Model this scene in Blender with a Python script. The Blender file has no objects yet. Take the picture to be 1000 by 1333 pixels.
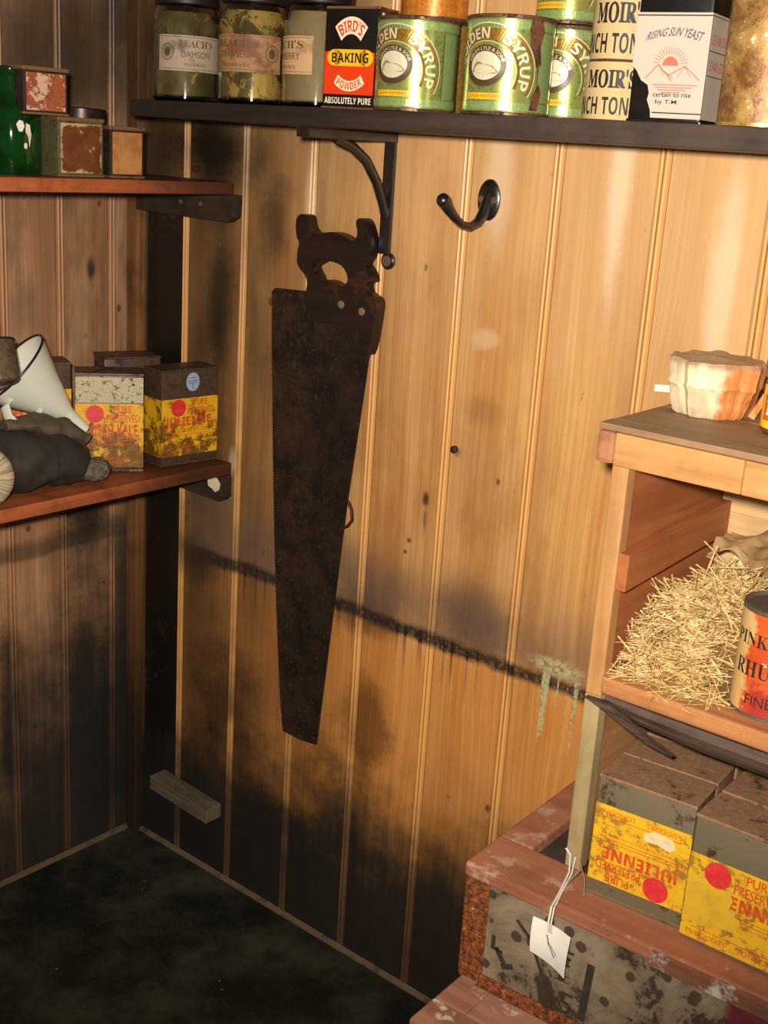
import bpy, bmesh, math, random
from mathutils import Vector, Matrix, noise as mnoise
from mathutils.geometry import tessellate_polygon
random.seed(7)
PI = math.pi
scn = bpy.context.scene
COL = scn.collection

# ------------------------------------------------------------------ camera, world, lights, exposure
cam_d = bpy.data.cameras.new('camera')
cam = bpy.data.objects.new('camera', cam_d); COL.objects.link(cam)
cam_d.sensor_fit = 'VERTICAL'; cam_d.sensor_height = 24.0
cam_d.lens = 1596.6 / 1333.0 * 24.0
cam_d.clip_start = 0.02; cam_d.clip_end = 50
_a, _b, _c = math.radians(73.25248), math.radians(3.72378), math.radians(39.07005)
cam.matrix_world = Matrix.Translation((1.50305, -1.21196, 1.16446)) @ (
    Matrix.Rotation(_c, 4, 'Z') @ Matrix.Rotation(_a, 4, 'X') @ Matrix.Rotation(_b, 4, 'Z'))
scn.camera = cam

world = bpy.data.worlds.new('world'); scn.world = world; world.use_nodes = True
world.node_tree.nodes['Background'].inputs[0].default_value = (1.0, 0.80, 0.58, 1)
world.node_tree.nodes['Background'].inputs[1].default_value = 0.10

# the camera's flash: a small lamp just beside and above the lens
fl_d = bpy.data.lights.new('flash', 'SPOT'); fl_d.energy = 122.0; fl_d.color = (1.0, 0.91, 0.79)
fl_d.spot_size = math.radians(84); fl_d.spot_blend = 0.8; fl_d.shadow_soft_size = 0.022
fl = bpy.data.objects.new('flash', fl_d); COL.objects.link(fl)
fl.matrix_world = cam.matrix_world @ Matrix.Translation((-0.035, 0.045, 0.0)) @ Matrix.Rotation(math.radians(6), 4, 'X')

scn.view_settings.view_transform = 'Standard'; scn.view_settings.look = 'None'
scn.view_settings.exposure = 0.0; scn.view_settings.gamma = 1.0
scn.view_settings.use_curve_mapping = False

# ------------------------------------------------------------------ node helpers
def lin(c):
    if isinstance(c, str):
        c = [int(c[i:i + 2], 16) / 255 for i in (0, 2, 4)]
        c = [x / 12.92 if x <= 0.04045 else ((x + 0.055) / 1.055) ** 2.4 for x in c]
    return (c[0], c[1], c[2], 1.0)

class S:
    """a float or vector socket with arithmetic"""
    def __init__(s, nt, sock): s.nt, s.k = nt, sock
    def _m(s, op, o=None, c=None, clamp=False):
        n = s.nt.nodes.new('ShaderNodeMath'); n.operation = op; n.use_clamp = clamp
        s.nt.links.new(s.k, n.inputs[0])
        for i, v in ((1, o), (2, c)):
            if v is None: continue
            if isinstance(v, S): s.nt.links.new(v.k, n.inputs[i])
            else: n.inputs[i].default_value = v
        return S(s.nt, n.outputs[0])
    def __add__(s, o): return s._m('ADD', o)
    __radd__ = __add__
    def __sub__(s, o): return s._m('SUBTRACT', o)
    def __mul__(s, o): return s._m('MULTIPLY', o)
    __rmul__ = __mul__
    def inv(s): return (s * -1.0) + 1.0
    def max(s, o): return s._m('MAXIMUM', o)
    def min(s, o): return s._m('MINIMUM', o)
    def pow(s, o): return s._m('POWER', o)
    def abs(s): return s._m('ABSOLUTE')
    def frac(s): return s._m('FRACT')
    def floor(s): return s._m('FLOOR')
    def clamp(s): return s._m('ADD', 0.0, clamp=True)
    def ss(s, a, b):
        n = s.nt.nodes.new('ShaderNodeMapRange'); n.interpolation_type = 'SMOOTHSTEP'
        s.nt.links.new(s.k, n.inputs[0])
        lo, hi = (a, b) if a < b else (b, a)
        n.inputs[1].default_value = lo; n.inputs[2].default_value = hi
        n.inputs[3].default_value, n.inputs[4].default_value = (0.0, 1.0) if a < b else (1.0, 0.0)
        return S(s.nt, n.outputs[0])

class Mat:
    def __init__(s, name):
        s.m = bpy.data.materials.new(name); s.m.use_nodes = True
        s.nt = s.m.node_tree; s.b = s.nt.nodes['Principled BSDF']
        n = s.nt.nodes.new('ShaderNodeTexCoord'); s.obj = S(s.nt, n.outputs['Object'])
        g = s.nt.nodes.new('ShaderNodeNewGeometry'); s.pos = S(s.nt, g.outputs['Position'])
        o = s.nt.nodes.new('ShaderNodeObjectInfo'); s.rnd = S(s.nt, o.outputs['Random'])
    def xyz(s, v):
        n = s.nt.nodes.new('ShaderNodeSeparateXYZ'); s.nt.links.new(v.k, n.inputs[0])
        return [S(s.nt, k) for k in n.outputs]
    def vec(s, x, y, z):
        n = s.nt.nodes.new('ShaderNodeCombineXYZ')
        for i, v in enumerate((x, y, z)):
            if isinstance(v, S): s.nt.links.new(v.k, n.inputs[i])
            else: n.inputs[i].default_value = v
        return S(s.nt, n.outputs[0])
    def noise(s, v, scale, detail=3, rough=0.55, dist=0.0):
        n = s.nt.nodes.new('ShaderNodeTexNoise'); s.nt.links.new(v.k, n.inputs['Vector'])
        n.inputs['Scale'].default_value = scale; n.inputs['Detail'].default_value = detail
        n.inputs['Roughness'].default_value = rough; n.inputs['Distortion'].default_value = dist
        return S(s.nt, n.outputs['Fac'])
    def voro(s, v, scale, rand=1.0):
        n = s.nt.nodes.new('ShaderNodeTexVoronoi'); s.nt.links.new(v.k, n.inputs['Vector'])
        n.inputs['Scale'].default_value = scale; n.inputs['Randomness'].default_value = rand
        sp = s.nt.nodes.new('ShaderNodeSeparateColor'); s.nt.links.new(n.outputs['Color'], sp.inputs[0])
        return S(s.nt, n.outputs['Distance']), S(s.nt, sp.outputs[0])
    def mix(s, f, a, b):
        n = s.nt.nodes.new('ShaderNodeMix'); n.data_type = 'RGBA'
        for i, v in ((0, f), (6, a), (7, b)):
            if isinstance(v, S): s.nt.links.new(v.k, n.inputs[i])
            elif i == 0: n.inputs[0].default_value = v
            else: n.inputs[i].default_value = lin(v)
        return S(s.nt, n.outputs[2])
    def mul(s, a, f):
        """scale a colour by a float"""
        n = s.nt.nodes.new('ShaderNodeMix'); n.data_type = 'RGBA'; n.blend_type = 'MULTIPLY'
        n.inputs[0].default_value = 1.0
        s.nt.links.new(a.k, n.inputs[6]); s.nt.links.new(f.k, n.inputs[7])
        return S(s.nt, n.outputs[2])
    def set(s, k, v):
        if isinstance(v, S): s.nt.links.new(v.k, s.b.inputs[k])
        elif isinstance(v, str): s.b.inputs[k].default_value = lin(v)
        else: s.b.inputs[k].default_value = v
    def done(s, color, rough=0.6, metal=0.0, spec=0.5, bump=None, bs=0.4, bd=0.001, coat=0.0, trans=0.0):
        s.set('Base Color', color); s.set('Roughness', rough); s.set('Metallic', metal)
        s.set('Specular IOR Level', spec); s.set('Coat Weight', coat); s.set('Coat Roughness', 0.12)
        s.set('Transmission Weight', trans)
        if bump is not None:
            n = s.nt.nodes.new('ShaderNodeBump'); n.inputs['Strength'].default_value = bs
            n.inputs['Distance'].default_value = bd
            s.nt.links.new(bump.k, n.inputs['Height']); s.nt.links.new(n.outputs[0], s.b.inputs['Normal'])
        return s.m

def plain(name, color, rough=0.6, metal=0.0, var=0.25, scale=60, dark='2a2018', **kw):
    """a plain surface with mottled wear"""
    M = Mat(name); n = M.noise(M.obj, scale, 4, 0.65)
    c = M.mix(n.ss(0.45, 0.8) * var, color, dark)
    return M.done(c, rough, metal, bump=n, bs=0.25, bd=0.0006, **kw)

def wood(name, c1, c2, axis='x', dirt=0.35, dcol='3a2a1c', rough=0.6, spec=0.35, gs=1.0, patch=14, stain=None, soot=None):
    """planed board with grain along one axis, worn and dirty"""
    M = Mat(name); x, y, z = M.xyz(M.obj); r = M.rnd * 7.3
    a = {'x': (x, y, z), 'y': (y, x, z), 'z': (z, x, y)}[axis]
    v = M.vec(a[0] * 5.0 + r, a[1] * 90.0 * gs + r, a[2] * 90.0 * gs)
    g = M.noise(v, 1.0, 4, 0.6, 0.4)
    v2 = M.vec(a[0] * 2.0 + r, a[1] * 26.0 * gs + r, a[2] * 26.0 * gs)
    g2 = M.noise(v2, 1.0, 3, 0.5, 0.6)
    c = M.mix((g * 0.5 + g2 * 0.5).ss(0.35, 0.68), c1, c2)
    d = M.noise(M.vec(x + r, y, z), patch, 4, 0.65)
    c = M.mix(d.ss(0.42, 0.75) * dirt, c, dcol)
    fine = M.noise(M.obj, 220, 3, 0.7)
    c = M.mix(fine.ss(0.62, 0.72) * (0.45 * min(1, dirt + .2)), c, dcol)
    if stain:
        c = M.mix(M.noise(M.vec(x, y + r, z), 22, 4, 0.7).ss(0.55, 0.66), c, stain)
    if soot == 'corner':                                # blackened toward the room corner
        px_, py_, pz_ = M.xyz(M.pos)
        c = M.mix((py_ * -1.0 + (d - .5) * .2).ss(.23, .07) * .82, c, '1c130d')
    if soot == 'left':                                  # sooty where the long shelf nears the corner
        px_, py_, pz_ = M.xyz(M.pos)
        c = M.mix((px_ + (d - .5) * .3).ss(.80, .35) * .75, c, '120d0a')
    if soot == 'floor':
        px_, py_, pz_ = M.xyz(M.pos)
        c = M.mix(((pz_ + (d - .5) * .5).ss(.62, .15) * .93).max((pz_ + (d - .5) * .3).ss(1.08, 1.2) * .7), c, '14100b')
    return M.done(c, rough, 0, spec, bump=g, bs=0.35, bd=0.0009)

def rusty(name, base, rust, amount=0.5, scale=28, metal=0.6, rough=0.42, rust2=None, pale=None, seed=0.0):
    """tinplate or painted metal eaten by rust"""
    M = Mat(name); x, y, z = M.xyz(M.obj); v = M.vec(x + seed, y + M.rnd * 3.0, z)
    n = M.noise(v, scale, 6, 0.68, 0.3); f = M.noise(v, scale * 6, 4, 0.7)
    k = (n * 0.8 + f * 0.2).ss(0.68 - 0.36 * amount, 0.78 - 0.36 * amount)
    b = M.mix(f.ss(0.35, 0.7), base, pale or base)
    r = M.mix(f.ss(0.35, 0.7), rust, rust2 or '2a140a')
    c = M.mix(k, b, r)
    return M.done(c, k * (0.8 - rough) + rough, k.inv() * metal, 0.5,
                  bump=n * 0.5 + f * 0.5, bs=0.35, bd=0.0008)

# ------------------------------------------------------------------ mesh helpers
class MB:
    def __init__(s): s.v, s.f = [], []
    def add(s, vs, fs):
        o = len(s.v); s.v += [tuple(v) for v in vs]; s.f += [tuple(i + o for i in f) for f in fs]; return s
    def box(s, x0, x1, y0, y1, z0, z1):
        v = [(x, y, z) for z in (z0, z1) for y in (y0, y1) for x in (x0, x1)]
        return s.add(v, [(0, 2, 3, 1), (4, 5, 7, 6), (0, 1, 5, 4), (2, 6, 7, 3), (0, 4, 6, 2), (1, 3, 7, 5)])
    def lathe(s, prof, n=40, c=(0, 0, 0), cap=True):
        vs, fs = [], []
        for r, z in prof:
            for i in range(n):
                a = 2 * PI * i / n; vs.append((c[0] + r * math.cos(a), c[1] + r * math.sin(a), c[2] + z))
        for j in range(len(prof) - 1):
            for i in range(n):
                k = (i + 1) % n; fs.append((j * n + i, j * n + k, (j + 1) * n + k, (j + 1) * n + i))
        if cap:
            fs.append(tuple(reversed(range(n)))); fs.append(tuple(range((len(prof) - 1) * n, len(prof) * n)))
        return s.add(vs, fs)
    def tube(s, pts, rad, n=8, flat=1.0, up=None):
        pts = [Vector(q) for q in pts]; vs, fs = [], []
        ref = Vector(up) if up else None
        for i, q in enumerate(pts):
            t = (pts[min(i + 1, len(pts) - 1)] - pts[max(i - 1, 0)]).normalized()
            if ref is None: ref = Vector((0, 0, 1)) if abs(t.z) < 0.9 else Vector((1, 0, 0))
            a = t.cross(ref).normalized(); b = a.cross(t).normalized()
            if up is None: ref = b
            r = rad[i] if isinstance(rad, (list, tuple)) else rad
            for k in range(n):
                w = 2 * PI * k / n; vs.append(q + a * (math.cos(w) * r) + b * (math.sin(w) * r * flat))
        for j in range(len(pts) - 1):
            for i in range(n):
                k = (i + 1) % n; fs.append((j * n + i, (j + 1) * n + i, (j + 1) * n + k, j * n + k))
        fs.append(tuple(range(n))); fs.append(tuple(reversed(range((len(pts) - 1) * n, len(pts) * n))))
        return s.add(vs, fs)
    def prism(s, poly, y0, y1, holes=()):
        """polygon in x,z extruded along y (y0 the near side)"""
        loops = [list(poly)] + [list(h) for h in holes]
        flat = [q for l in loops for q in l]
        tri = tessellate_polygon([[Vector((a, b, 0)) for a, b in l] for l in loops])
        n = len(flat); vs = [(a, y0, b) for a, b in flat] + [(a, y1, b) for a, b in flat]
        fs = [tuple(t) for t in tri] + [tuple(i + n for i in reversed(t)) for t in tri]
        o = 0
        for l in loops:
            m = len(l)
            for i in range(m):
                j = (i + 1) % m; fs.append((o + i, o + j, o + j + n, o + i + n))
            o += m
        return s.add(vs, fs)
    def map(s, fn): s.v = [tuple(fn(*q)) for q in s.v]; return s
    def make(s, name, mat, parent=None, bev=0.0, smooth=False, label=None, kind=None, seg=2):
        me = bpy.data.meshes.new(name); me.from_pydata(s.v, [], s.f)
        bm = bmesh.new(); bm.from_mesh(me)
        bmesh.ops.recalc_face_normals(bm, faces=bm.faces)
        if bev:
            bmesh.ops.bevel(bm, geom=[e for e in bm.edges if len(e.link_faces) == 2 and e.calc_face_angle(0) > 0.6], offset=bev, segments=seg, affect='EDGES', profile=0.6, clamp_overlap=True)
        bm.to_mesh(me); bm.free()
        me.materials.append(mat)
        if smooth:
            for q in me.polygons: q.use_smooth = True
            try: me.set_sharp_from_angle(angle=math.radians(38))
            except Exception: pass
        o = bpy.data.objects.new(name, me); COL.objects.link(o)
        if parent: o.parent = parent
        if label: o['label'] = label
        if kind: o['kind'] = kind
        return o

def thing(name, label, cat, loc=(0, 0, 0), rz=0.0, group=None):
    o = bpy.data.objects.new(name, None); COL.objects.link(o); o.empty_display_size = 0.03
    o.location = loc; o.rotation_euler = (0, 0, math.radians(rz))
    tag(o, label, cat, group); return o
def tag(o, label, cat, group=None):
    o['label'] = label; o['category'] = cat
    if group: o['group'] = group
    return o
def copy_tree(o, parent=None):
    c = o.copy(); COL.objects.link(c)
    if parent: c.parent = parent
    for ch in list(o.children): copy_tree(ch, c)
    return c
def crumple(amp, sc, seed=0.0):
    def f(x, y, z):
        n = mnoise.noise_vector(Vector((x * sc + seed, y * sc + seed, z * sc)))
        return (x + n.x * amp, y + n.y * amp, z + n.z * amp)
    return f

# flat print: 2-D shapes mapped on to a surface
_tc = {}
def glyphs(s, wt=0.0):
    key = (s, wt)
    if key not in _tc:
        c = bpy.data.curves.new('t', 'FONT'); c.body = s; c.size = 1; c.resolution_u = 3; c.offset = wt
        o = bpy.data.objects.new('t', c); COL.objects.link(o)
        me = bpy.data.meshes.new_from_object(o.evaluated_get(bpy.context.evaluated_depsgraph_get()))
        _tc[key] = ([(v.co.x, v.co.y) for v in me.vertices], [tuple(q.vertices) for q in me.polygons])
        bpy.data.objects.remove(o); bpy.data.curves.remove(c); bpy.data.meshes.remove(me)
    return _tc[key]
def serif(s): return ''.join(chr(0x1D400 + ord(c) - 65) if 'A' <= c <= 'Z' else chr(0x1D41A + ord(c) - 97) if 'a' <= c <= 'z' else c for c in s)
def bold(s): return ''.join(chr(0x1D5D4 + ord(c) - 65) if 'A' <= c <= 'Z' else chr(0x1D5EE + ord(c) - 97) if 'a' <= c <= 'z' else c for c in s)
def text(s, u0, v0, u1, v1, slant=0.0, wt=0.0):
    vs, fs = glyphs(s, wt)
    a0, a1 = min(a for a, b in vs), max(a for a, b in vs); b0, b1 = min(b for a, b in vs), max(b for a, b in vs)
    return [[(u0 + (a - a0) / (a1 - a0) * (u1 - u0) + slant * (b - b0) / (b1 - b0) * (v1 - v0), v0 + (b - b0) / (b1 - b0) * (v1 - v0)) for a, b in vs], fs]
def arctext(s, cu, cv, rx, ry, h, a0, a1):
    """text along an elliptic arc from angle a0 to a1 (degrees, clockwise), letters outward"""
    vs, fs = text(s, 0, 0, 1, 1); out = []
    for a, b in vs:
        w = math.radians(a0 + (a1 - a0) * a); out.append((cu + (rx + b * h) * math.cos(w), cv + (ry + b * h) * math.sin(w)))
    return [out, fs]
def rect(u0, v0, u1, v1, n=1):
    vs = [(u0 + (u1 - u0) * i / n, v) for v in (v0, v1) for i in range(n + 1)]
    return [vs, [(i, i + 1, n + 2 + i, n + 1 + i) for i in range(n)]]
def oval(cu, cv, ru, rv, n=28, k=3):
    vs = [(cu, cv)] + [(cu + ru * j / k * math.cos(2 * PI * i / n), cv + rv * j / k * math.sin(2 * PI * i / n)) for j in range(1, k + 1) for i in range(n)]
    fs = [(0, 1 + i, 1 + (i + 1) % n) for i in range(n)]
    for j in range(k - 1):
        fs += [(1 + j * n + i, 1 + (j + 1) * n + i, 1 + (j + 1) * n + (i + 1) % n, 1 + j * n + (i + 1) % n) for i in range(n)]
    return [vs, fs]
def band(cu, cv, rx0, ry0, rx1, ry1, a0, a1, n=24):
    vs = []
    for i in range(n + 1):
        w = math.radians(a0 + (a1 - a0) * i / n)
        vs += [(cu + rx0 * math.cos(w), cv + ry0 * math.sin(w)), (cu + rx1 * math.cos(w), cv + ry1 * math.sin(w))]
    return [vs, [(2 * i, 2 * i + 1, 2 * i + 3, 2 * i + 2) for i in range(n)]]
def poly(pts):
    return [list(pts), [tuple(t) for t in tessellate_polygon([[Vector((a, b, 0)) for a, b in pts]])]]
def stroke(u0, v0, u1, v1, w):
    d = Vector((u1 - u0, v1 - v0)).normalized(); n = Vector((-d.y, d.x)) * (w / 2)
    return [[(u0 + n.x, v0 + n.y), (u0 - n.x, v0 - n.y), (u1 - n.x, v1 - n.y), (u1 + n.x, v1 + n.y)], [(0, 1, 2, 3)]]
def flip(sh, cu, cv):
    """turn a shape upside down about a point"""
    return [[(2 * cu - a, 2 * cv - b) for a, b in sh[0]], sh[1]]
def decal(name, mat, shapes, fn, parent, label=None):
    m = MB()
    for vs, fs in shapes: m.add([fn(a, b) for a, b in vs], fs)
    me = bpy.data.meshes.new(name); me.from_pydata(m.v, [], m.f); me.materials.append(mat)
    o = bpy.data.objects.new(name, me); COL.objects.link(o); o.parent = parent
    if label: o['label'] = label
    return o
def on_front(y, x0=0.0): return lambda u, v: (x0 + u, y, v)
def on_left(x): return lambda u, v: (x, -u, v)      # u grows to the viewer's right when looking at the left side
def on_right(x): return lambda u, v: (x, u, v)
def on_cyl(R): return lambda u, v: (R * math.sin(u / R), -R * math.cos(u / R), v)

# ------------------------------------------------------------------ wall and floor materials
def wall_material(name, side):
    M = Mat(name); x, y, z = M.xyz(M.pos); lx, ly, lz = M.xyz(M.obj)
    u = x if side == 'back' else y * -1.0
    l = lx if side == 'back' else ly * -1.0           # distance across this board from its joint
    v = z; r = M.rnd * 37.0
    wob = M.noise(M.vec(u * 9.0, v * 9.0, 3.1 if side == 'back' else 8.7), 1.0, 4, 0.62)
    big = M.noise(M.vec(u * 3.2, v * 3.2, 11.0), 1.0, 3, 0.6)
    fine = M.noise(M.vec(u, v, 1.7), 130, 4, 0.7)
    bead = l.ss(0.0135, 0.0115) * l.ss(-0.001, 0.0004)
    groove = (l - 0.0058).abs().ss(0.0010, 0.0003).max(l.ss(0.0128, 0.0136) * l.ss(0.0162, 0.0140)).max(l.ss(0.0010, 0.0002))
    # grain
    warp = M.noise(M.vec(u * 3.0 + r, v * 1.4, r), 1.0, 2, 0.5)
    g = M.noise(M.vec(u * 210.0 + warp * 12.0 + r, v * 2.2, r), 1.0, 3, 0.6)
    g2 = M.noise(M.vec(u * 30.0 + warp * 6.0 + r, v * 0.8, r), 1.0, 2, 0.5)
    if side == 'back':
        c = M.mix(g2.ss(0.32, 0.70), 'd6a263', 'c08446')
        c = M.mix(big.ss(0.40, 0.66) * 0.55, c, 'b48a60')
        blot = M.noise(M.vec(u * 16.0 + r, v * 5.0, r), 1.0, 4, 0.65)
        c = M.mix(blot.ss(0.48, 0.70) * 0.55, c, 'a06a34'); c = M.mix(blot.ss(0.44, 0.28) * 0.5, c, 'e0b47c')
        c = M.mix(v.ss(0.56, 0.50) * 0.60, c, 'cc7f38')
        c = M.mix(g.ss(0.35, 0.65) * 0.38, c, '9a6430')
        c = M.mix((v + u * 0.4).ss(1.05, 1.45) * 0.45, c, 'dcb482')
    else:
        c = M.mix(g2.ss(0.32, 0.70), 'c89a74', 'aa7a54')
        c = M.mix(g.ss(0.35, 0.65) * 0.35, c, '7a5232')
        c = M.mix(big.ss(0.45, 0.65) * 0.5, c, '9c7858')
        blot = M.noise(M.vec(u * 16.0 + r, v * 5.0, r), 1.0, 4, 0.65)
        c = M.mix(blot.ss(0.48, 0.70) * 0.5, c, '5e4028'); c = M.mix(blot.ss(0.42, 0.28) * 0.4, c, 'c09a74')
    # knots: sparse voronoi cells
    kd, kr = M.voro(M.vec(u * 11.0, v * 4.2, r), 1.0)
    kn = (kd * (g2 * 0.5 + 0.8) + (fine - 0.5) * 0.08).ss(0.14, 0.04) * kr.ss(0.78, 0.80)
    c = M.mix(kd.ss(0.45, 0.08) * kr.ss(0.78, 0.80) * 0.4, c, '9a5a24')
    c = M.mix(kn * 0.75, c, '4a2410')
    # small nail holes, spots and scratches
    sd, sr = M.voro(M.vec(u * 30.0, v * 20.0, 0.3), 1.0)
    c = M.mix((sd + (fine - 0.5) * 0.12).ss(0.15, 0.07) * sr.ss(0.74, 0.78) * 0.75, c, '33200f')
    drip = M.noise(M.vec(u * 75.0, v * 2.0, 5.0), 1.0, 3, 0.6)
    scr = M.noise(M.vec(u * 40.0 + v * 14.0, v * 26.0 - u * 60.0, 4.0), 1.0, 4, 0.75)
    c = M.mix(scr.ss(0.66, 0.72) * 0.5, c, '5a3c20')
    def blob(u0, v0, ru, rv, k=1.0, j=0.9):
        a = (u - u0) * (1.0 / ru); b = (v - v0) * (1.0 / rv)
        d = (a * a + b * b).pow(0.5) + (wob - 0.5) * (j * 1.8) + (fine - 0.5) * 0.45
        return d.ss(1.35, 0.30) * k
    def total(l_):
        t = None
        for q in l_:
            s_ = blob(*q); t = s_ if t is None else t.max(s_)
        return t
    keep = bead * (M.noise(M.vec(u * 4.0, v * 5.0, 2.0), 1.0, 3, 0.6).ss(.3, .6) * (-0.72 if side == 'back' else -0.45)) + 1.0                          # the proud bead takes less of the dark film than the faces
    if side == 'back':
        c = M.mix(bead * 0.65, c, 'e2a860')
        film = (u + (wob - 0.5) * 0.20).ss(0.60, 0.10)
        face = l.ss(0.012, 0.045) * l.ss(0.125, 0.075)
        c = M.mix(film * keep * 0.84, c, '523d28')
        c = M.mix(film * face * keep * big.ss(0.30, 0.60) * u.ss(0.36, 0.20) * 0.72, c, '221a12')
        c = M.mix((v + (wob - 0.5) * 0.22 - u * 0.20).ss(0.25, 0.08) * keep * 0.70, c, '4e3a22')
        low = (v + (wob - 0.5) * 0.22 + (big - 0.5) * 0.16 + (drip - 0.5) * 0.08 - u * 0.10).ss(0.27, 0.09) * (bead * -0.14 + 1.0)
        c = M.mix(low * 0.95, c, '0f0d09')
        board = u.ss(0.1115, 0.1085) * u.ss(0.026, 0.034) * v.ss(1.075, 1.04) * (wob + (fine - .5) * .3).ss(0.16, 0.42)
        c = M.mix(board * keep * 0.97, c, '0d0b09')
        soot = total([(0.06, 0.05, 0.14, 0.14, 1.0, .5), (0.17, 1.14, 0.10, 0.05, .92, .7), (0.155, 1.15, 0.04, 0.03, .9, .7), (0.19, 0.93, 0.03, 0.14, .80, .6), (0.30, 1.06, 0.03, 0.06, .62, .8),
                      (0.25, 1.30, 0.30, 0.06, .6, .7), (0.30, 0.12, 0.16, 0.09, .8, .9), (0.515, 0.38, 0.045, 0.07, .6, 1.2), (0.155, 0.53, 0.06, 0.05, .65, .9), (.50, .545, .07, .03, .7, .9),
                      (.17, .78, .05, .10, .45, .9), (.22, .30, .08, .10, .7, .9), (.40, .25, .08, .10, .5, 1.0)])
        c = M.mix(soot * keep, c, '17130d')
        # the ghost of an old shelf: a smoky smear above a crusted line with drips
        wide = M.noise(M.vec(u * 9.0, 2.0, 0.0), 1.0, 3, 0.7)
        vb = v + (wob - 0.5) * 0.022 - wide * 0.004
        line = (vb - 0.540).abs() - wide * 0.014
        line = line.ss(0.008, -0.003)
        lead = (vb + drip * 0.14).ss(0.545, 0.60) * vb.ss(0.548, 0.535) * drip.ss(0.52, 0.64)
        smear = (vb + (big - 0.5) * 0.1).ss(0.53, 0.55) * (vb + (big - 0.5) * 0.16).ss(0.68, 0.57)
        edge = u.ss(0.10, 0.2)
        c = M.mix(smear * edge * keep * 0.62, c, '6a5446')
        c = M.mix((smear * total([(0.68, 0.60, 0.075, 0.075, .8, .7), (0.50, 0.60, 0.09, 0.05, .6, .9)])) * keep, c, '5a473c')
        c = M.mix((line * (fine.ss(0.2, 0.55) * 0.55 + 0.40) + lead * 0.55).clamp() * edge, c, '2b2320')
        # pale verdigris runs and scuffs near the crate
        top = blob(0.805, 0.566, 0.045, 0.011, 1.0, .9)
        runs = (drip + (fine - .5) * .25).ss(0.55, 0.60) * u.ss(0.772, 0.785) * u.ss(0.850, 0.835) * (v + drip * 0.13).ss(0.515, 0.555) * v.ss(0.565, 0.55)
        c = M.mix((top * fine.ss(0.40, 0.56)).max(runs * fine.ss(.25, .5)) * 0.85, c, 'b5b184')
        # pale streaks painting the flash sheen into the boards, plus rubbed patches
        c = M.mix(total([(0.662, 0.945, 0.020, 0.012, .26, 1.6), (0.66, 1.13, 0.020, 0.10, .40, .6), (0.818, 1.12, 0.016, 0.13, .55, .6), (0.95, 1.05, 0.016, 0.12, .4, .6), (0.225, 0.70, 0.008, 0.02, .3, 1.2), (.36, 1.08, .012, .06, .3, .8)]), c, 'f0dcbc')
        c = M.mix(total([(0.485, .93, .006, .010, .5, 1.2), (0.587, .728, .005, .010, .9, 1.0), (.588, .70, .003, .02, .6, .8), (.565, .667, .004, .004, .8, .8), (.56, .65, .003, .003, .8, .8), (0.63, .80, .006, .006, .5, .8), (.66, .86, .03, .02, .25, 1.2)]), c, '3a2a1e')
    else:
        c = M.mix(bead * 0.4, c, 'b87a46')
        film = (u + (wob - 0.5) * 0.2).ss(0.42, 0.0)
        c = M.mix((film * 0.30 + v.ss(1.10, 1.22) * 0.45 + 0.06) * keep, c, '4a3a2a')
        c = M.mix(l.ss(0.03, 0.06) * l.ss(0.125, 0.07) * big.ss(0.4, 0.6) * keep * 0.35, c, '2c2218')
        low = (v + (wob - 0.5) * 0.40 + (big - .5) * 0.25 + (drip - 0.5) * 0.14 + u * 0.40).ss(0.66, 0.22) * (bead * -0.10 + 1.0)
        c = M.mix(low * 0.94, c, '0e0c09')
        soot = total([(0.10, 0.60, 0.045, 0.07, .9, .8), (0.235, 0.30, 0.022, 0.18, .8, .7), (0.03, 0.20, 0.10, 0.26, 1.0, .5), (0.10, 1.26, 0.12, 0.10, .5, .8), (0.04, 1.30, .05, .05, .6, .8),
                      (0.19, 1.24, .05, .08, .5, .9), (0.082, 0.96, 0.008, 0.016, .8, .5), (.1, .28, .05, .2, .85, .7), (.02, .45, .03, .14, .8, .6)])
        c = M.mix(soot * keep, c, '15110c')
        vb = v + (wob - 0.5) * 0.02
        line = vb.ss(0.528, 0.538) * vb.ss(0.575, 0.55)
        c = M.mix(line * 0.6, c, '241c16')
    c = M.mix(groove * 0.72, c, '3a2412')
    dust = fine.ss(0.68, 0.74) * wob.ss(0.5, 0.6)
    c = M.mix(dust * 0.3, c, '9a8c78')
    rough = (low * 0.3 + fine * 0.22 + (0.30 if side == 'back' else 0.42))
    return M.done(c, rough, 0.0, 0.42, bump=g * 0.5 + g2 * 0.8 + fine * 0.35 + big * 3.0, bs=0.30, bd=0.0012)

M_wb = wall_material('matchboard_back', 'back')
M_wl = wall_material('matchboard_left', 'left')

M = Mat('floor_black'); fx, fy, fz = M.xyz(M.pos)
n1 = M.noise(M.pos, 7, 5, 0.65); n2 = M.noise(M.pos, 240, 3, 0.7); sp, sr = M.voro(M.pos, 60)
c = M.mix(n1.ss(0.4, 0.75), '16160f', '38372b')
c = M.mix(n2.ss(0.58, 0.75) * 0.45, c, '55503f')
c = M.mix(sp.ss(0.10, 0.05) * sr.ss(0.93, 0.95), c, '8a8068')
M_floor = M.done(c, n1 * 0.4 + 0.35, 0, 0.35, bump=n1 * 2.0 + n2 * 0.3, bs=0.4, bd=0.002)

# ------------------------------------------------------------------ structure
H = 1.62
floor = MB().box(-0.10, 2.3, -1.9, 0.10, -0.03, 0.0).make('floor', M_floor, kind='structure')

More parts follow.
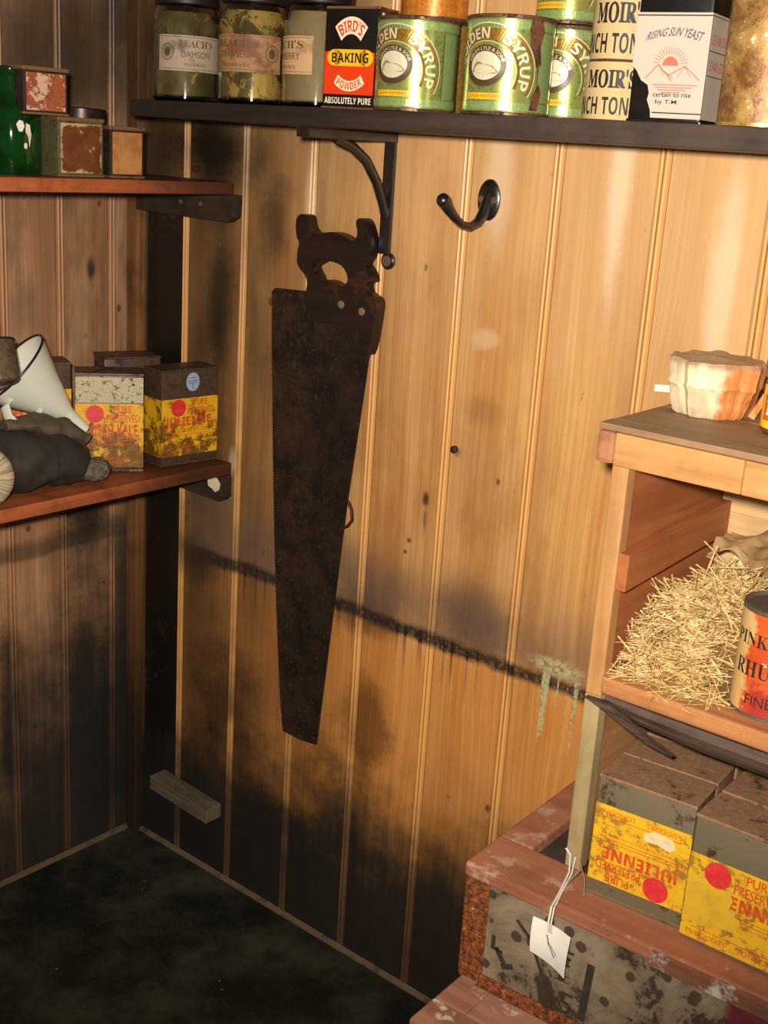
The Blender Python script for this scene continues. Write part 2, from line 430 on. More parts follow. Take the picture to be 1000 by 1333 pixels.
def plank_bm(u0, u1, side):
    """one matchboard: V joint, bead and a slightly crowned face"""
    w = u1 - u0
    pr = [(0, -.0045), (.0010, -.0006), (.0030, .0010), (.0048, -.0004), (.0058, -.0036), (.0068, -.0004), (.0088, .0010), (.0108, -.0006), (.0122, -.0045),
          (.0140, -.0010), (.30 * w, .0003), (.55 * w, .0010), (.8 * w, .0004), (w - .0010, -.0006), (w, -.0045), (w, -.018), (0, -.018)]
    n = len(pr); vs = []
    for z in (0.0, H):
        for a, d in pr:
            vs.append((a, -d, z) if side == 'back' else (d, -a, z))
    fs = [(i, (i + 1) % n, n + (i + 1) % n, n + i) for i in range(n)] + [tuple(reversed(range(n))), tuple(range(n, 2 * n))]
    return MB().add(vs, fs)
wall_back = bpy.data.objects.new('wall_back', None); COL.objects.link(wall_back); wall_back['kind'] = 'structure'
xs = [-0.0002, .1138, .2356, .3620, .4849, .6101, .7357, .8660, .9914, 1.116, 1.241, 1.366, 1.491, 1.616, 1.741]
# the bead sits on the measured seam: shift by the bead's centre
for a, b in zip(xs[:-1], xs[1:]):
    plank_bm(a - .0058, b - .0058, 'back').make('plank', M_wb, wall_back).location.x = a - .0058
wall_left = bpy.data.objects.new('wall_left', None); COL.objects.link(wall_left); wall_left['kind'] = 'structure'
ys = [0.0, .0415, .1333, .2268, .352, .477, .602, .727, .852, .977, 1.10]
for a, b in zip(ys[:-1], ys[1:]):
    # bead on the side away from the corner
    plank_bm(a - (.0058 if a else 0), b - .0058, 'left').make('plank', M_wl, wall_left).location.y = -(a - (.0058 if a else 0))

M_batten = wood('corner_batten_wood', '8a5e38', '6a4224', 'z', 0.7, '1c130c', patch=9, soot='floor')
MB().box(0.0, 0.026, -0.016, 0.0, 0.0, H).make('trim_1', M_batten, bev=0.002, kind='structure')
M_dusty = plain('dusty_lath', '5c4c3a', 0.8, var=0.9, scale=40, dark='1a140e')
def quarter(p, q, name):
    m = MB(); d = (Vector(q) - Vector(p)).normalized(); nrm = Vector((-d.y, d.x, 0))
    if name.endswith('back'): nrm = Vector((0, -1, 0))
    else: nrm = Vector((1, 0, 0))
    pts = [(0, 0), (.006, 0), (.0055, .003), (.0035, .0055), (0, .007)]
    vs = [Vector(e) + nrm * a + Vector((0, 0, b)) for e in (p, q) for a, b in pts]
    n = len(pts); fs = [(i, (i + 1) % n, n + (i + 1) % n, n + i) for i in range(n)] + [tuple(range(n)), tuple(reversed(range(n, 2 * n)))]
    return m.add(vs, fs).make(name, M_dusty, kind='structure')
quarter((0.026, -.001, 0), (1.73, -.001, 0), 'baseboard_back')
quarter((.001, -.002, 0), (.001, -1.09, 0), 'baseboard_left')

# ------------------------------------------------------------------ shared materials
M_iron = plain('black_iron', '16120f', 0.32, 0.0, 0.5, 90, '3a2a22', spec=0.7, coat=0.3)
M_screw = plain('worn_screw', '6c5a4c', 0.45, 0.3, 0.4, 120)
M_nail = plain('rust_nail', '4a2c1c', 0.6, 0.5, 0.5, 200)
M_shelfdark = wood('sooty_shelf_wood', '4c3e36', '362a25', 'x', 0.5, '1a1411', rough=0.55, soot='left')
M_shelfred = wood('red_brown_shelf_wood', 'a85a32', '7c4024', 'y', 0.55, '2a1810', rough=0.5, patch=20, soot='corner')
M_cleat = wood('sooty_cleat_wood', '3a2c20', '281d15', 'x', 0.7, '120d0a', patch=18)
M_redtxt = plain('red_print', 'c8321e', 0.6, 0, 0.5, 90, '7a2a10')
M_black = plain('black_print', '1c1612', 0.6, 0, 0.3, 120, '4a4038')
M_brownprint = plain('brown_print', '4e3a28', 0.6, 0, 0.3, 120)
M_white = plain('white_print', 'e8dcc0', 0.55, 0, 0.5, 70, '8a6a48')

# ------------------------------------------------------------------ shelves
t = thing('wall_shelf', 'long dark sooty wall shelf high on the back wall, carrying tins and jars', 'shelf', (0.195, -0.0825, 1.1765))
m = MB().box(0, 1.35, -0.0825, 0.076, 0, 0.0205)
m.make('shelf_board', M_shelfdark, t, bev=0.0018)

t = thing('wall_shelf', 'upper left wooden shelf with reddish front edge holding the green bottle and rusty tins', 'shelf', (0.0, 0.0, 1.083))
M_ul = M_shelfred
MB().box(0.0045, 0.236, -0.86, -0.022, 0, 0.0165).make('shelf_board', M_ul, t, bev=0.0015)
MB().prism([(0.028, -0.036), (0.222, -0.038), (0.234, -0.030), (0.236, -0.0005), (0.028, -0.0005)], -0.021, -0.0035).make('cleat', M_cleat, t, bev=0.001)
for a in (0.128, 0.170):
    MB().lathe([(0.0035, 0), (0.003, 0.0015)], 10).map(lambda x, y, z, a=a: (a + x, -0.0212 - z, -0.017 + y)).make('nail_head', M_screw, t)

t = thing('wall_shelf', 'lower left wooden shelf with orange-brown front edge under the yellow label tins', 'shelf', (0.0, 0.0, 0.683))
MB().box(0.0045, 0.228, -0.86, -0.0035, 0, 0.0175).make('shelf_board', M_shelfred, t, bev=0.0015)
MB().prism([(0.03, -0.034), (0.222, -0.040), (0.229, -0.034), (0.229, -0.0005), (0.03, -0.0005)], -0.0225, -0.0035).make('cleat', M_cleat, t, bev=0.001)
MB().prism([(.199, -.010), (.203, -.004), (.212, -.001), (.219, -.006), (.226, -.012), (.224, -.022), (.217, -.027), (.209, -.023), (.201, -.020)], -.0238, -.0222).map(crumple(.0012, 120)).make('paint_dab', plain('cream_paint_dab', 'd8cca8', 0.6, 0, .2), t, label='cream paint patch')

# little offcut nailed low on the wall
o = MB().box(0.088, 0.226, -0.036, -0.0035, 0.0, 0.024).map(lambda x, y, z: (x, y, z + 0.118 - (x - .088) * .05)).make('wood_block', wood('grey_block_wood', '6a5c4a', '4c4032', 'x', .5, '1c160f'), bev=0.0015)
tag(o, 'small grey wood block nailed low on the back wall near the floor corner', 'block')

# ------------------------------------------------------------------ iron bracket
t = thing('shelf_bracket', 'black iron shelf bracket with curved brace under the long high shelf', 'bracket', (0.497, -0.003, 1.17))
MB().box(-0.0085, 0.0085, -0.0055, 0, -0.14, 0.0).make('wall_leg', M_iron, t, bev=0.0012)
MB().lathe([(0.0105, 0), (0.0105, 0.003), (0.009, 0.0045)], 24).map(lambda x, y, z: (0.006 + x, -z, -0.148 + y)).make('end_lobe', M_iron, t, smooth=True)
MB().lathe([(0.0068, 0), (0.0062, 0.0016)], 20).map(lambda x, y, z: (0.006 + x, -0.0046 - z, -0.148 + y)).make('screw', M_screw, t, smooth=True)
MB().box(-0.0095, 0.0095, -0.160, 0.0, -0.0055, 0.0055).make('shelf_arm', M_iron, t, bev=0.0012)
MB().tube([(0, -.004, -.096), (0, -.012, -.078), (0, -.026, -.053), (0, -.048, -.028), (0, -.076, -.012), (0, -.104, -.004)], 0.0068, 10, 0.75).make('brace', M_iron, t, smooth=True)

# ------------------------------------------------------------------ coat hook
t = thing('coat_hook', 'black single coat hook with oval backplate screwed to the back wall', 'hook', (0.648, -0.0015, 1.1075))
m = MB(); n = 36
m.lathe([(1.0, 0), (0.98, .0018), (0.85, .0034), (0.5, .0044), (0.15, .0047)], n).map(lambda x, y, z: (x * 0.0158, -z, y * 0.0238))
m.make('backplate', M_iron, t, smooth=True)
for s in (-1, 1):
    MB().lathe([(0.0042, 0), (0.0038, 0.0012), (.002, .0016)], 16).map(lambda x, y, z, s=s: (s * 0.0092 + x, -0.0033 - z, 0.0005 + y)).make('screw', M_screw, t, smooth=True)
MB().tube([(0.001, -.003, .010), (0.001, -.006, -.004), (0.0005, -.010, -.015), (-.0005, -.019, -.0255), (-.002, -.032, -.0305), (-.004, -.045, -.028), (-.007, -.056, -.020), (-.0105, -.064, -.011), (-.0135, -.068, -.004)],
          [.0035, .0065, .0068, .0058, .0048, .0046, .0050, .0062, .0070], 14).make('hook_arm', M_iron, t, smooth=True)
MB().lathe([(.0008, -.0083), (.0045, -.0070), (.0074, -.0038), (.0083, 0), (.0074, .0038), (.0045, .007), (.0008, .0083)], 20).map(lambda x, y, z: (-.014 + x, -.0695 + y, -.002 + z)).make('ball_tip', M_iron, t, smooth=True)

# ------------------------------------------------------------------ hand saw
HANDLE = [(0.3645, 1.0685), (0.3576, 1.0639), (0.3554, 1.0536), (0.3582, 1.0387), (0.3643, 1.0309), (0.3614, 1.0238), (0.3606, 1.0136), (0.3607, 1.0044), (0.3663, 0.9982), (0.3752, 0.9923), (0.3804, 0.9851), (0.381, 0.9766), (0.3782, 0.9677), (0.3769, 0.9572), (0.3814, 0.9457), (0.3917, 0.9332), (0.4083, 0.9331), (0.4361, 0.9349), (0.4521, 0.934), (0.4591, 0.9188), (0.4583, 0.9057), (0.4894, 0.8982), (0.4953, 0.914), (0.4989, 0.9346), (0.5011, 0.9515), (0.5028, 0.9682), (0.5001, 0.9745), (0.4911, 0.9783), (0.4843, 0.9807), (0.4811, 0.9886), (0.483, 0.9927), (0.492, 0.9948), (0.4891, 1.0032), (0.4819, 1.0116), (0.4764, 1.0155), (0.4839, 1.0248), (0.4866, 1.0348), (0.4862, 1.046), (0.4803, 1.0599), (0.4753, 1.0684), (0.4685, 1.072), (0.4621, 1.0701), (0.4604, 1.0645), (0.4641, 1.0552), (0.463, 1.047), (0.4563, 1.0425), (0.4486, 1.044), (0.4371, 1.0485), (0.4212, 1.0506), (0.4054, 1.0481), (0.3917, 1.0452), (0.3845, 1.0479), (0.3784, 1.0557), (0.377, 1.0639), (0.3725, 1.0678)]
HOLE = [(0.386, 1.0098), (0.4007, 1.0134), (0.4214, 1.0142), (0.4375, 1.0116), (0.4475, 1.0045), (0.4522, 0.9951), (0.4496, 0.9871), (0.4409, 0.9834), (0.4325, 0.9854), (0.4208, 0.9888), (0.4093, 0.9884), (0.4017, 0.9845), (0.3979, 0.9915), (0.3914, 0.9982)]
def chaikin(l):
    o = []
    for i in range(len(l)):
        a, b = l[i], l[(i + 1) % len(l)]
        o += [(a[0] * .75 + b[0] * .25, a[1] * .75 + b[1] * .25), (a[0] * .25 + b[0] * .75, a[1] * .25 + b[1] * .75)]
    return o
right = [(0.3117, 0.9658), (0.3721, 0.9685), (0.4643, 0.9739), (0.4961, 0.9662), (0.4923, 0.9334), (0.4849, 0.8945), (0.4754, 0.8092), (0.4611, 0.687), (0.4532, 0.5987), (0.435, 0.3898), (0.4288, 0.3201), (0.3965, 0.3164)]
edge = [(0.3616, 0.3171), (0.3519, 0.3777), (0.3393, 0.496), (0.328, 0.6228), (0.3169, 0.7787), (0.3099, 0.8861), (0.3061, 0.9605)]
teeth = []
for (a, b), (c_, d_) in zip(edge[:-1], edge[1:]):
    k = max(2, int(abs(d_ - b) / 0.0042))
    for i in range(k):
        f = i / k; teeth += [(a + (c_ - a) * f, b + (d_ - b) * f), (a + (c_ - a) * (f + .5 / k) - 0.0017, b + (d_ - b) * (f + .5 / k))]
teeth.append(edge[-1])
M = Mat('saw_steel_rust'); n = M.noise(M.obj, 24, 6, 0.7, 0.3); f = M.noise(M.obj, 160, 4, 0.75); ox, oy, oz = M.xyz(M.obj)
c = M.mix(n.ss(0.35, 0.68), '1a1411', '3c2a1e'); c = M.mix(f.ss(0.55, 0.72) * 0.65, c, '5a4430'); c = M.mix((ox * 6.0 + n).ss(2.6, 3.4) * .4, c, '15110f')
M_blade = M.done(c, 0.55, 0.25, 0.4, bump=f + n, bs=0.5, bd=0.0008)
M_handle = wood('saw_handle_wood', '241712', '150e0b', 'x', 0.4, '0b0807', rough=0.42, spec=0.5, stain='38200f')
t = thing('hand_saw', 'large old hand saw with rusty dark blade hung on the back wall', 'saw', (0, 0, 0))
MB().prism(right + teeth, -0.0105, -0.0085).make('blade', M_blade, t)
MB().prism(chaikin(HANDLE), -0.0215, -0.0035, [chaikin(HOLE)]).make('handle', M_handle, t, bev=0.0022, smooth=True)
for a, b in ((0.4433, 0.9606), (0.479, 0.9563)):
    MB().lathe([(0.0052, 0), (0.005, 0.0012), (0.0035, 0.0018)], 18).map(lambda x, y, z, a=a, b=b: (a + x, -0.0215 - z, b + y)).make('handle_screw', plain('saw_screw_brass', 'a08a6c', .4, .6, .3), t, smooth=True)
o = MB().tube([(0.404, .004, 1.016), (0.408, -.014, 1.013), (0.412, -.034, 1.009), (0.416, -.044, 1.003)], [.0022, .0022, .0022, .0026], 8).make('nail', M_nail, smooth=True)
tag(o, 'dark nail in the wall through the handle of the hand saw', 'nail')
o = MB().tube([(0.452, .002, 0.694), (0.456, -.006, 0.698), (0.465, -.010, 0.697), (0.472, -.011, 0.688), (0.473, -.010, 0.674), (0.466, -.010, 0.664), (0.452, -.010, 0.656)], .0022, 8).make('bent_nail', M_nail, smooth=True)
tag(o, 'bent rusty wire nail beside the right edge of the saw blade', 'nail')
o = MB().tube([(0.627, .003, 0.803), (0.627, -.0045, 0.803), (0.627, -.0055, 0.803)], [.0045, .0048, .003], 12).make('nail', M_nail, smooth=True)
tag(o, 'rusty round nail head alone on the middle board of the back wall', 'nail')
o = MB().tube([(0.139, .003, 1.082 + .03), (0.139, -.007, 1.112), (0.139, -.008, 1.112)], [.004, .005, .003], 10).make('nail', M_nail, smooth=True)
tag(o, 'dark nail head in the sooty wall just above the upper left shelf', 'nail')

# ------------------------------------------------------------------ jam jars on the high shelf
ZS = 1.1972
M = Mat('old_glass'); M_glass = M.done('f0efe4', 0.07, 0, 0.5, trans=1.0); M.b.inputs['IOR'].default_value = 1.38
M_jarlid = plain('dark_jar_lid', '1c1512', 0.5, 0.3, 0.6, 60, '3a2a20')
def residue(name, dark, gold, thr):
    M = Mat(name); n = M.noise(M.obj, 34, 5, 0.7, 0.5); f = M.noise(M.obj, 120, 3, 0.7)
    c = M.mix(n.ss(0.3, 0.62), dark, '6a5c3a'); c = M.mix((n * .8 + f * .2).ss(thr, thr + .06), c, gold)
    return M.done(c, 0.24, 0.40, 0.6, bump=n, bs=.12)
def paper(name, base, stain_, thr=0.55, print_=None):
    M = Mat(name); n = M.noise(M.obj, 30, 5, 0.65, 0.3); f = M.noise(M.obj, 150, 3, 0.7)
    c = M.mix(n.ss(thr, thr + .15) * 0.8, base, stain_); c = M.mix(f.ss(.6, .75) * .4, c, stain_)
    return M.done(c, 0.7, 0, 0.25)
def jar(label, x, y, rz, res, lab, words, u0, u1, crest):
    R, h = 0.0415, 0.113
    t = thing('jam_jar', label, 'jar', (x, y, ZS), rz, 'jam jars on the high shelf')
    MB().lathe([(R * .9, 0), (R, .004), (R, h * .86), (R * .97, h * .93), (R * .86, h), (R * .80, h), (R * .92, h * .9), (R * .94, .006), (R * .8, .0045)], 48).make('glass', M_glass, t, smooth=True)
    MB().lathe([(R * .8, .0055), (R * .925, .008), (R * .925, h * .84), (R * .8, h * .93)], 40).make('contents', res, t, smooth=True)
    MB().lathe([(R * .9, h + .0005), (R * .95, h + .002), (R * .95, h + .017), (R * .88, h + .019)], 40).make('lid', M_jarlid, t, smooth=True)
    lb = decal('paper_label', lab, [rect(u0, .036, u1, .078, 20)], on_cyl(R + .0004), t)
    fn = on_cyl(R + .0008); sh = []
    w0, w1, a, b = words
    sh += [text(serif("BEACH'S"), w0, .064, w1, .0725), text(a, w0 + .004, .052, w1 - .004, .0595), text("PRESERVES", w0 + .008, .042, w1 - .010, .0455)]
    sh += [band(crest, .058, .009, .0098, .0078, .0086, 0, 360, 28), oval(crest, .058, .0045, .0055, 14, 1), band(crest, .058, .0063, .0068, .0058, .0063, 0, 360, 20)]
    sh += [rect(u0 + .002, .0385, u1 - .002, .039, 16), rect(u0 + .002, .0755, u1 - .002, .076, 16)]
    decal('lettering', M_brownprint, sh, fn, lb)
    return t
jar('left glass jam jar, grey green inside, with grey paper label reading DAMSON', 0.239, -0.112, 49, residue('damson_residue', '8c8660', 'c8a860', .58), paper('grey_jar_label', '9c8a74', '5a4a3c'),
    (-.010, .036, 'DAMSON', ''), -.0375, .056, -.0245)
jar('middle glass jam jar, gold inside, with brown stained label reading STRAWBERRY', 0.361, -0.112, 46, residue('berry_residue', '6a5c34', 'dab868', .48), paper('brown_jar_label', '94704c', '6a3c24', .48),
    (-.052, .006, 'STRAWBERRY', ''), -.066, .0365, .0235)
jar('right jam jar, beige and clouded, half hidden beside the red and black baking tin', 0.4475, -0.090, 43, plain('clouded_contents', 'a08c6c', .6, 0, .2, 40), paper('tan_jar_label', 'b8946a', '8a6a48'),
    (-.088, -.018, 'STRAWBERRY', ''), -.11, -.006, -.100)

# ------------------------------------------------------------------ baking powder tin
M_enblack = plain('black_tin_print', '120e0e', 0.3, 0.0, 0.3, 50, '3a2014', spec=.6)
M_enred = plain('red_tin_print', 'd83a14', 0.3, 0.0, 0.35, 40, '8a1c08', spec=.6)
M_enyel = plain('yellow_tin_print', 'eeb41c', 0.35, 0.0, 0.3, 60, 'a8701a', spec=.6)
M_encream = plain('cream_tin_print', 'e8d4b0', 0.4, 0.0, 0.4, 60, '9a6a40')
M_tinrim = rusty('tin_rim_rust', '8a6a4c', '5a2c14', .45, 60, .6)
w, d, h = .070, .045, .106
t = thing('baking_tin', 'small rectangular red and black baking powder tin with white banners on the high shelf', 'tin', (.5325, -.1105, ZS), 11)
MB().box(-w / 2, w / 2, -d / 2, d / 2, 0, h).make('body', M_enblack, t, bev=.0035, smooth=True)
m = MB(); m.box(-w / 2 + .0005, w / 2 - .0005, -d / 2 + .0005, d / 2 - .0005, h - .001, h + .002); m.make('lid_rim', M_tinrim, t, bev=.001)
MB().box(-w / 2 - .0006, w / 2 + .0006, -d / 2 - .0006, d / 2 + .0006, .0002, .0025).make('base_rim', M_tinrim, t, bev=.0008)
F = on_front(-d / 2 - .0004); F2 = on_front(-d / 2 - .0007); F3 = on_front(-d / 2 - .001)
fr = decal('red_panel', M_enred, [rect(-w / 2 + .002, .0155, w / 2 - .004, .052), poly([(-w / 2 + .002, .052), (-w / 2 + .002, .060), (-.02, .062), (0, .057), (.02, .062), (w / 2 - .004, .060), (w / 2 - .004, .052)])], F, t)
decal('yellow_panel', M_enyel, [rect(-.020, .0455, .020, .063), oval(-.020, .05425, .0095, .00875), oval(.020, .05425, .0095, .00875)], F2, t)
bn = decal('white_banner', M_encream, [band(0, .045, .020, .034, .034, .052, 128, 52, 24)], F2, t)
bn2 = decal('white_banner', M_encream, [band(0, .062, .024, .032, .033, .043, 233, 307, 24)], F2, t)
decal('lettering', M_redtxt, [arctext(bold("BIRD'S"), 0, .046, .022, .0355, .012, 122, 58)], F3, bn)
sh = arctext(bold("POWDER"), 0, 0, 1, 1, 0, 0, 0)
vs, fs = text(bold("POWDER"), 0, 0, 1, 1); out = []
for a, b in vs:
    ang = math.radians(238 + (302 - 238) * a); rr = 1 - b
    out.append(((.0255 + rr * .006) * math.cos(ang), .062 + (.0335 + rr * .008) * math.sin(ang)))
decal('lettering', M_enred, [[out, fs]], F3, bn2)
decal('lettering', M_enblack, [text(bold("BAKING"), -.0235, .049, .0235, .0595)], F3, t)
decal('lettering', M_white, [text(bold("ABSOLUTELY PURE"), -w / 2 + .004, .0055, w / 2 - .006, .0125)], F2, t)
Rr = on_right(w / 2 + .0006)
vs, fs = text(bold("BIRDS BAKING POWDER"), 0, 0, 1, 1)
decal('lettering', M_white, [[[(-d / 2 + .030 - b * .011, .012 + a * .080) for a, b in vs], fs]], Rr, t)
decal('cream_edge', M_encream, [rect(-d / 2 + .0035, .003, -d / 2 + .009, h - .004)], on_right(w / 2 + .0004), t)

# ------------------------------------------------------------------ green and gold syrup tins
M = Mat('green_gold_tinplate'); x_, y_, z_ = M.xyz(M.obj); n = M.noise(M.obj, 30, 5, .65); f = M.noise(M.obj, 110, 4, .7)
orn, orr = M.voro(M.obj, 190)
c = M.mix(orn.ss(.25, .45) * .55, '74964c', 'b4b264'); c = M.mix(n.ss(.5, .7) * .4, c, 'bca24c')
k = ((z_ - .048).abs() * 18.0 + n * .8 + f * .25).ss(1.20, 1.42)
c = M.mix(k * .8, c, '5a3016')
M_green = M.done(c, k * .4 + .27, k.inv() * .55, .6, bump=f, bs=.15, bd=.0005)
M_gband = rusty('pale_green_band', '8eae66', '5a3016', .30, 45, .45, .28, pale='aabe7a')
M_gold = rusty('gold_band', '8a6420', '5a3212', .3, 60, .5, .3, pale='a88034')
M_syrw = plain('ivory_print', 'ece4c4', .32, .35, .25, 80, '9a8c50')
M_syrd = plain('dark_oval_print', '4a3c28', .4, .1, .2, 80)
M_lid = rusty('syrup_lid_rust', '6a5038', '3e2212', .6, 40, .5, .45)
def syrup(label, x, y, z, rz, R=.0435, h=.0945, group='green syrup tins on the high shelf'):
    t = thing('syrup_tin', label, 'tin', (x, y, z), rz, group)
    MB().lathe([(R - .001, .002), (R, .003), (R, h - .004), (R - .001, h - .003)], 56).make('body', M_green, t, smooth=True)
    MB().lathe([(R - .002, 0), (R + .0012, .0004), (R + .0012, .0028), (R, .0034), (R - .003, .0034)], 56).make('base_rim', M_lid, t, smooth=True)
    MB().lathe([(R - .002, h - .0045), (R + .0014, h - .004), (R + .0014, h - .0008), (R, h), (R - .004, h - .0002), (R - .006, h - .003), (R - .012, h - .0032), (R - .014, h - .0005), (.001, h - .0005)], 56).make('lid', M_lid, t, smooth=True)
    f0, f1, f2 = on_cyl(R + .0004), on_cyl(R + .0008), on_cyl(R + .0012)
    for q in (.005, h - .0135): decal('green_band', M_gband, [rect(-.105, q, .105, q + .0075, 60)], f0, t)
    g = decal('gold_arch', M_gold, [band(0, .040, .034, .030, .052, .045, 172, -28, 50)], f0, t)
    for q in (band(0, .040, .0525, .0455, .0535, .0465, 172, -28, 50), band(0, .040, .0325, .0288, .0332, .0294, 172, -28, 50)): decal('arch_outline', M_syrw, [q], f1, t)
    decal('lettering', M_syrw, [arctext(bold("GOLDEN"), 0, .040, .0365, .0315, .0105, 168, 86), arctext(bold("SYRUP"), 0, .040, .0365, .0315, .0115, 62, -24)], f1, g)
    ov = decal('oval_badge', M_syrd, [oval(0, .046, .0235, .0195, 40, 4)], f1, t)
    decal('badge_centre', M_syrw, [oval(0, .046, .0175, .0135, 36, 3)], f2, ov)
    lion = [(-.0145, .040), (-.014, .0435), (-.0125, .047), (-.009, .0500), (-.005, .0490), (-.002, .0475), (.004, .0470), (.009, .0455), (.013, .0425), (.0155, .040), (.012, .0385), (.004, .0390), (-.004, .0385)]
    decal('lion_emblem', plain('tawny_print', '9a7c48', .4, .1, .6, 220, '4e3a20'), [poly(lion)], on_cyl(R + .0016), ov)
    decal('badge_ring', M_gold, [band(0, .046, .0232, .0192, .0240, .0200, 0, 360, 40)], f2, ov)
    decal('badge_lettering', M_syrw, [arctext("ABRAM LYLE & SONS", 0, .046, .0186, .0146, .0034, 165, 15), ], f2, ov)
    lab = decal('yellow_strip', M_enyel, [rect(-.021, .0145, .021, .0205, 12)], f1, t)
    decal('lettering', M_brownprint, [text("SUGAR REFINERS", -.018, .0162, .018, .0190)], f2, lab)
    for q in (.058, -.078): decal('side_panel', M_gband, [rect(q, .014, q + .02, h - .016, 10)], f0, t)
    for q in (.0565, .0787): decal('panel_line', M_syrd, [rect(q, .014, q + .0008, h - .016, 1)], f1, t)
    return t
syrup('left front green and gold syrup tin, beside the red and black baking tin', .6215, -.120, ZS, 4)
syrup('right front green and gold syrup tin with a big rust stain at its rim', .7416, -.120, ZS, 3, .0440)
M_ruststain = rusty('rust_stain', '6a4028', '4a2410', .7, 60, .1, .6)
st = poly([(.046, .092), (.058, .092), (.062, .080), (.058, .066), (.061, .050), (.055, .046), (.051, .058), (.046, .066), (.044, .080)])
decal('rust_stain', M_ruststain, [st, poly([(.052, .02), (.06, .032), (.064, .022), (.06, .006), (.05, .006)])], on_cyl(.0440 + .0016), [o for o in COL.objects if o.get('label', '').startswith('right front green')][0])
syrup('green syrup tin standing behind the front pair, against the two cream packets', .761, -.0395, ZS, 6, .035, .0935)
syrup('green syrup tin stacked on the back green tin, cut by the top of the frame', .757, -.0395, ZS + .0945, -8, .035, .0935)
M_goldcan = rusty('gold_can_rust', 'b88a3c', '6a3a18', .45, 34, .6, .3, rust2='8a4a1c', pale='d8b468')
M_orangecan = rusty('orange_can', 'b8641c', '5a2c10', .4, 30, .3, .35, pale='d88c34')
for nm, lab_, x, y, z, R, h, mt in (('food_can', 'rusty gold can behind the left front syrup tin', .584, -.041, ZS, .0375, .1, M_goldcan),
                                ('food_can', 'orange can stacked on the rusty gold can behind the syrup tins', .578, -.041, ZS + .1005, .0375, .095, M_orangecan)):
    t = thing(nm, lab_, 'can', (x, y, z))
    MB().lathe([(R - .001, .002), (R, .003), (R, h - .003), (R - .001, h - .002)], 48).make('body', mt, t, smooth=True)
    for zz in (0, h - .004): MB().lathe([(R - .003, zz), (R + .001, zz + .0005), (R + .001, zz + .0035), (R - .003, zz + .004)], 48).make('rim', M_lid, t, smooth=True)

# ------------------------------------------------------------------ cream wrapped packets (round tins)
M_cream = paper('cream_packet_paper', 'c2a878', 'a88450', .56)
def packet(label, x, y, z, rz, R, h):
    t = thing('paper_tin', label, 'tin', (x, y, z), rz, 'cream labelled tins stacked on the high shelf')
    MB().lathe([(R * .97, 0), (R, .0015), (R, h - .0015), (R * .97, h)], 48).make('body', M_tinrim, t, smooth=True)
    lb = decal('paper_label', M_cream, [rect(-R * 2.9, .0012, R * 2.9, h - .0012, 64)], on_cyl(R + .0004), t)
    decal('lettering', M_black, [text(serif("MOIR'S"), -.036, h * .54, .016, h * .86, wt=.022), text(bold("LUNCH TONGUE"), -.062, h * .10, .036, h * .40)], on_cyl(R + .0008), lb)
    return t
packet('lower of two stacked round tins with cream paper label beside the white yeast tin', .8665, -.107, ZS, 27, .0345, .054)
packet('upper of two stacked round tins with cream paper label beside the white yeast tin', .8665, -.107, ZS + .0545, 33, .0325, .060)

# ------------------------------------------------------------------ white yeast tin
w, d, h = .070, .052, .118
t = thing('yeast_tin', 'black rectangular tin with torn white paper label showing red mountains and a rising sun', 'tin', (.9275, -.112, ZS), 9)
MB().box(-w / 2, w / 2, -d / 2, d / 2, 0, h).make('body', M_enblack, t, bev=.004, smooth=True)
MB().box(-w / 2 - .0006, w / 2 + .0006, -d / 2 - .0006, d / 2 + .0006, 0, .003).make('base_rim', M_enblack, t, bev=.001)
M_wpaper = paper('white_label_paper', 'b8aea0', 'a89a88', .60)
hw = w / 2 + .0002
tear = [(-hw, .050), (-hw + .005, .045), (-hw + .010, .037), (-hw + .017, .033), (-hw + .019, .026), (-hw + .018, .020), (-hw + .022, .011), (-hw + .023, .0045), (hw, .0045), (hw, .0955), (-hw, .0955)]
lb = decal('paper_label', M_wpaper, [poly(tear)], on_front(-d / 2 - .0005), t)
sd = decal('paper_label', M_wpaper, [rect(-d / 2, .0045, d / 2, .0955)], on_right(w / 2 + .0005), t)
G = on_front(-d / 2 - .0008)
vs, fs = text("RISING SUN YEAST", 0, 0, 1, 1, wt=.012)
decal('lettering', plain('purple_grey_print', '5a4650', .6, 0, .2), [[[(-.025 + a * .052 + .003 * b, .071 + b * .0075 + .0045 * math.sin(PI * a)) for a, b in vs], fs]], G, lb)
for q in (rect(-hw, .0925, hw, .0936), rect(-hw + .024, .0085, hw, .0096)): decal('rule_line', M_black, [q], G, lb)
decal('lettering', M_black, [text("certain to rise", -.012, .0230, .024, .0270, wt=.01)], G, lb)
decal('lettering', M_black, [text("by T.M.", -.009, .0160, .013, .0205, wt=.01)], G, lb)
M_pink = plain('red_orange_print', 'c8604a', .6, 0, .3, 90, 'd6b0a0')
sun = band(.001, .050, 0.0001, .0001, .0075, .008, 0, 180, 18)
rays = [stroke(.001 + .010 * math.cos(q), .050 + .0105 * math.sin(q), .001 + .0165 * math.cos(q), .050 + .0165 * math.sin(q), .0006) for q in [PI * i / 16 for i in range(1, 16)]]
mts = [stroke(-.021, .039, -.010, .051, .0009), stroke(-.010, .051, .004, .037, .0009), stroke(.001, .042, .015, .050, .0009), stroke(.015, .050, .030, .038, .0009), stroke(-.010, .051, -.004, .041, .0006), stroke(.015, .050, .009, .040, .0006), stroke(.015, .050, .021, .041, .0006)] + \
      [stroke(-.007 + i * .003, .047 - i * .002, -.001 + i * .003, .043 - i * .002, .0006) for i in range(3)] + \
      [stroke(-.014 + i * .003, .0335 - i * .0022, .029 - i * .005, .0335 - i * .0022, .0008) for i in range(4)]
decal('mountain_print', M_pink, [sun] + rays + mts, G, lb)
Rg = on_right(w / 2 + .0009)
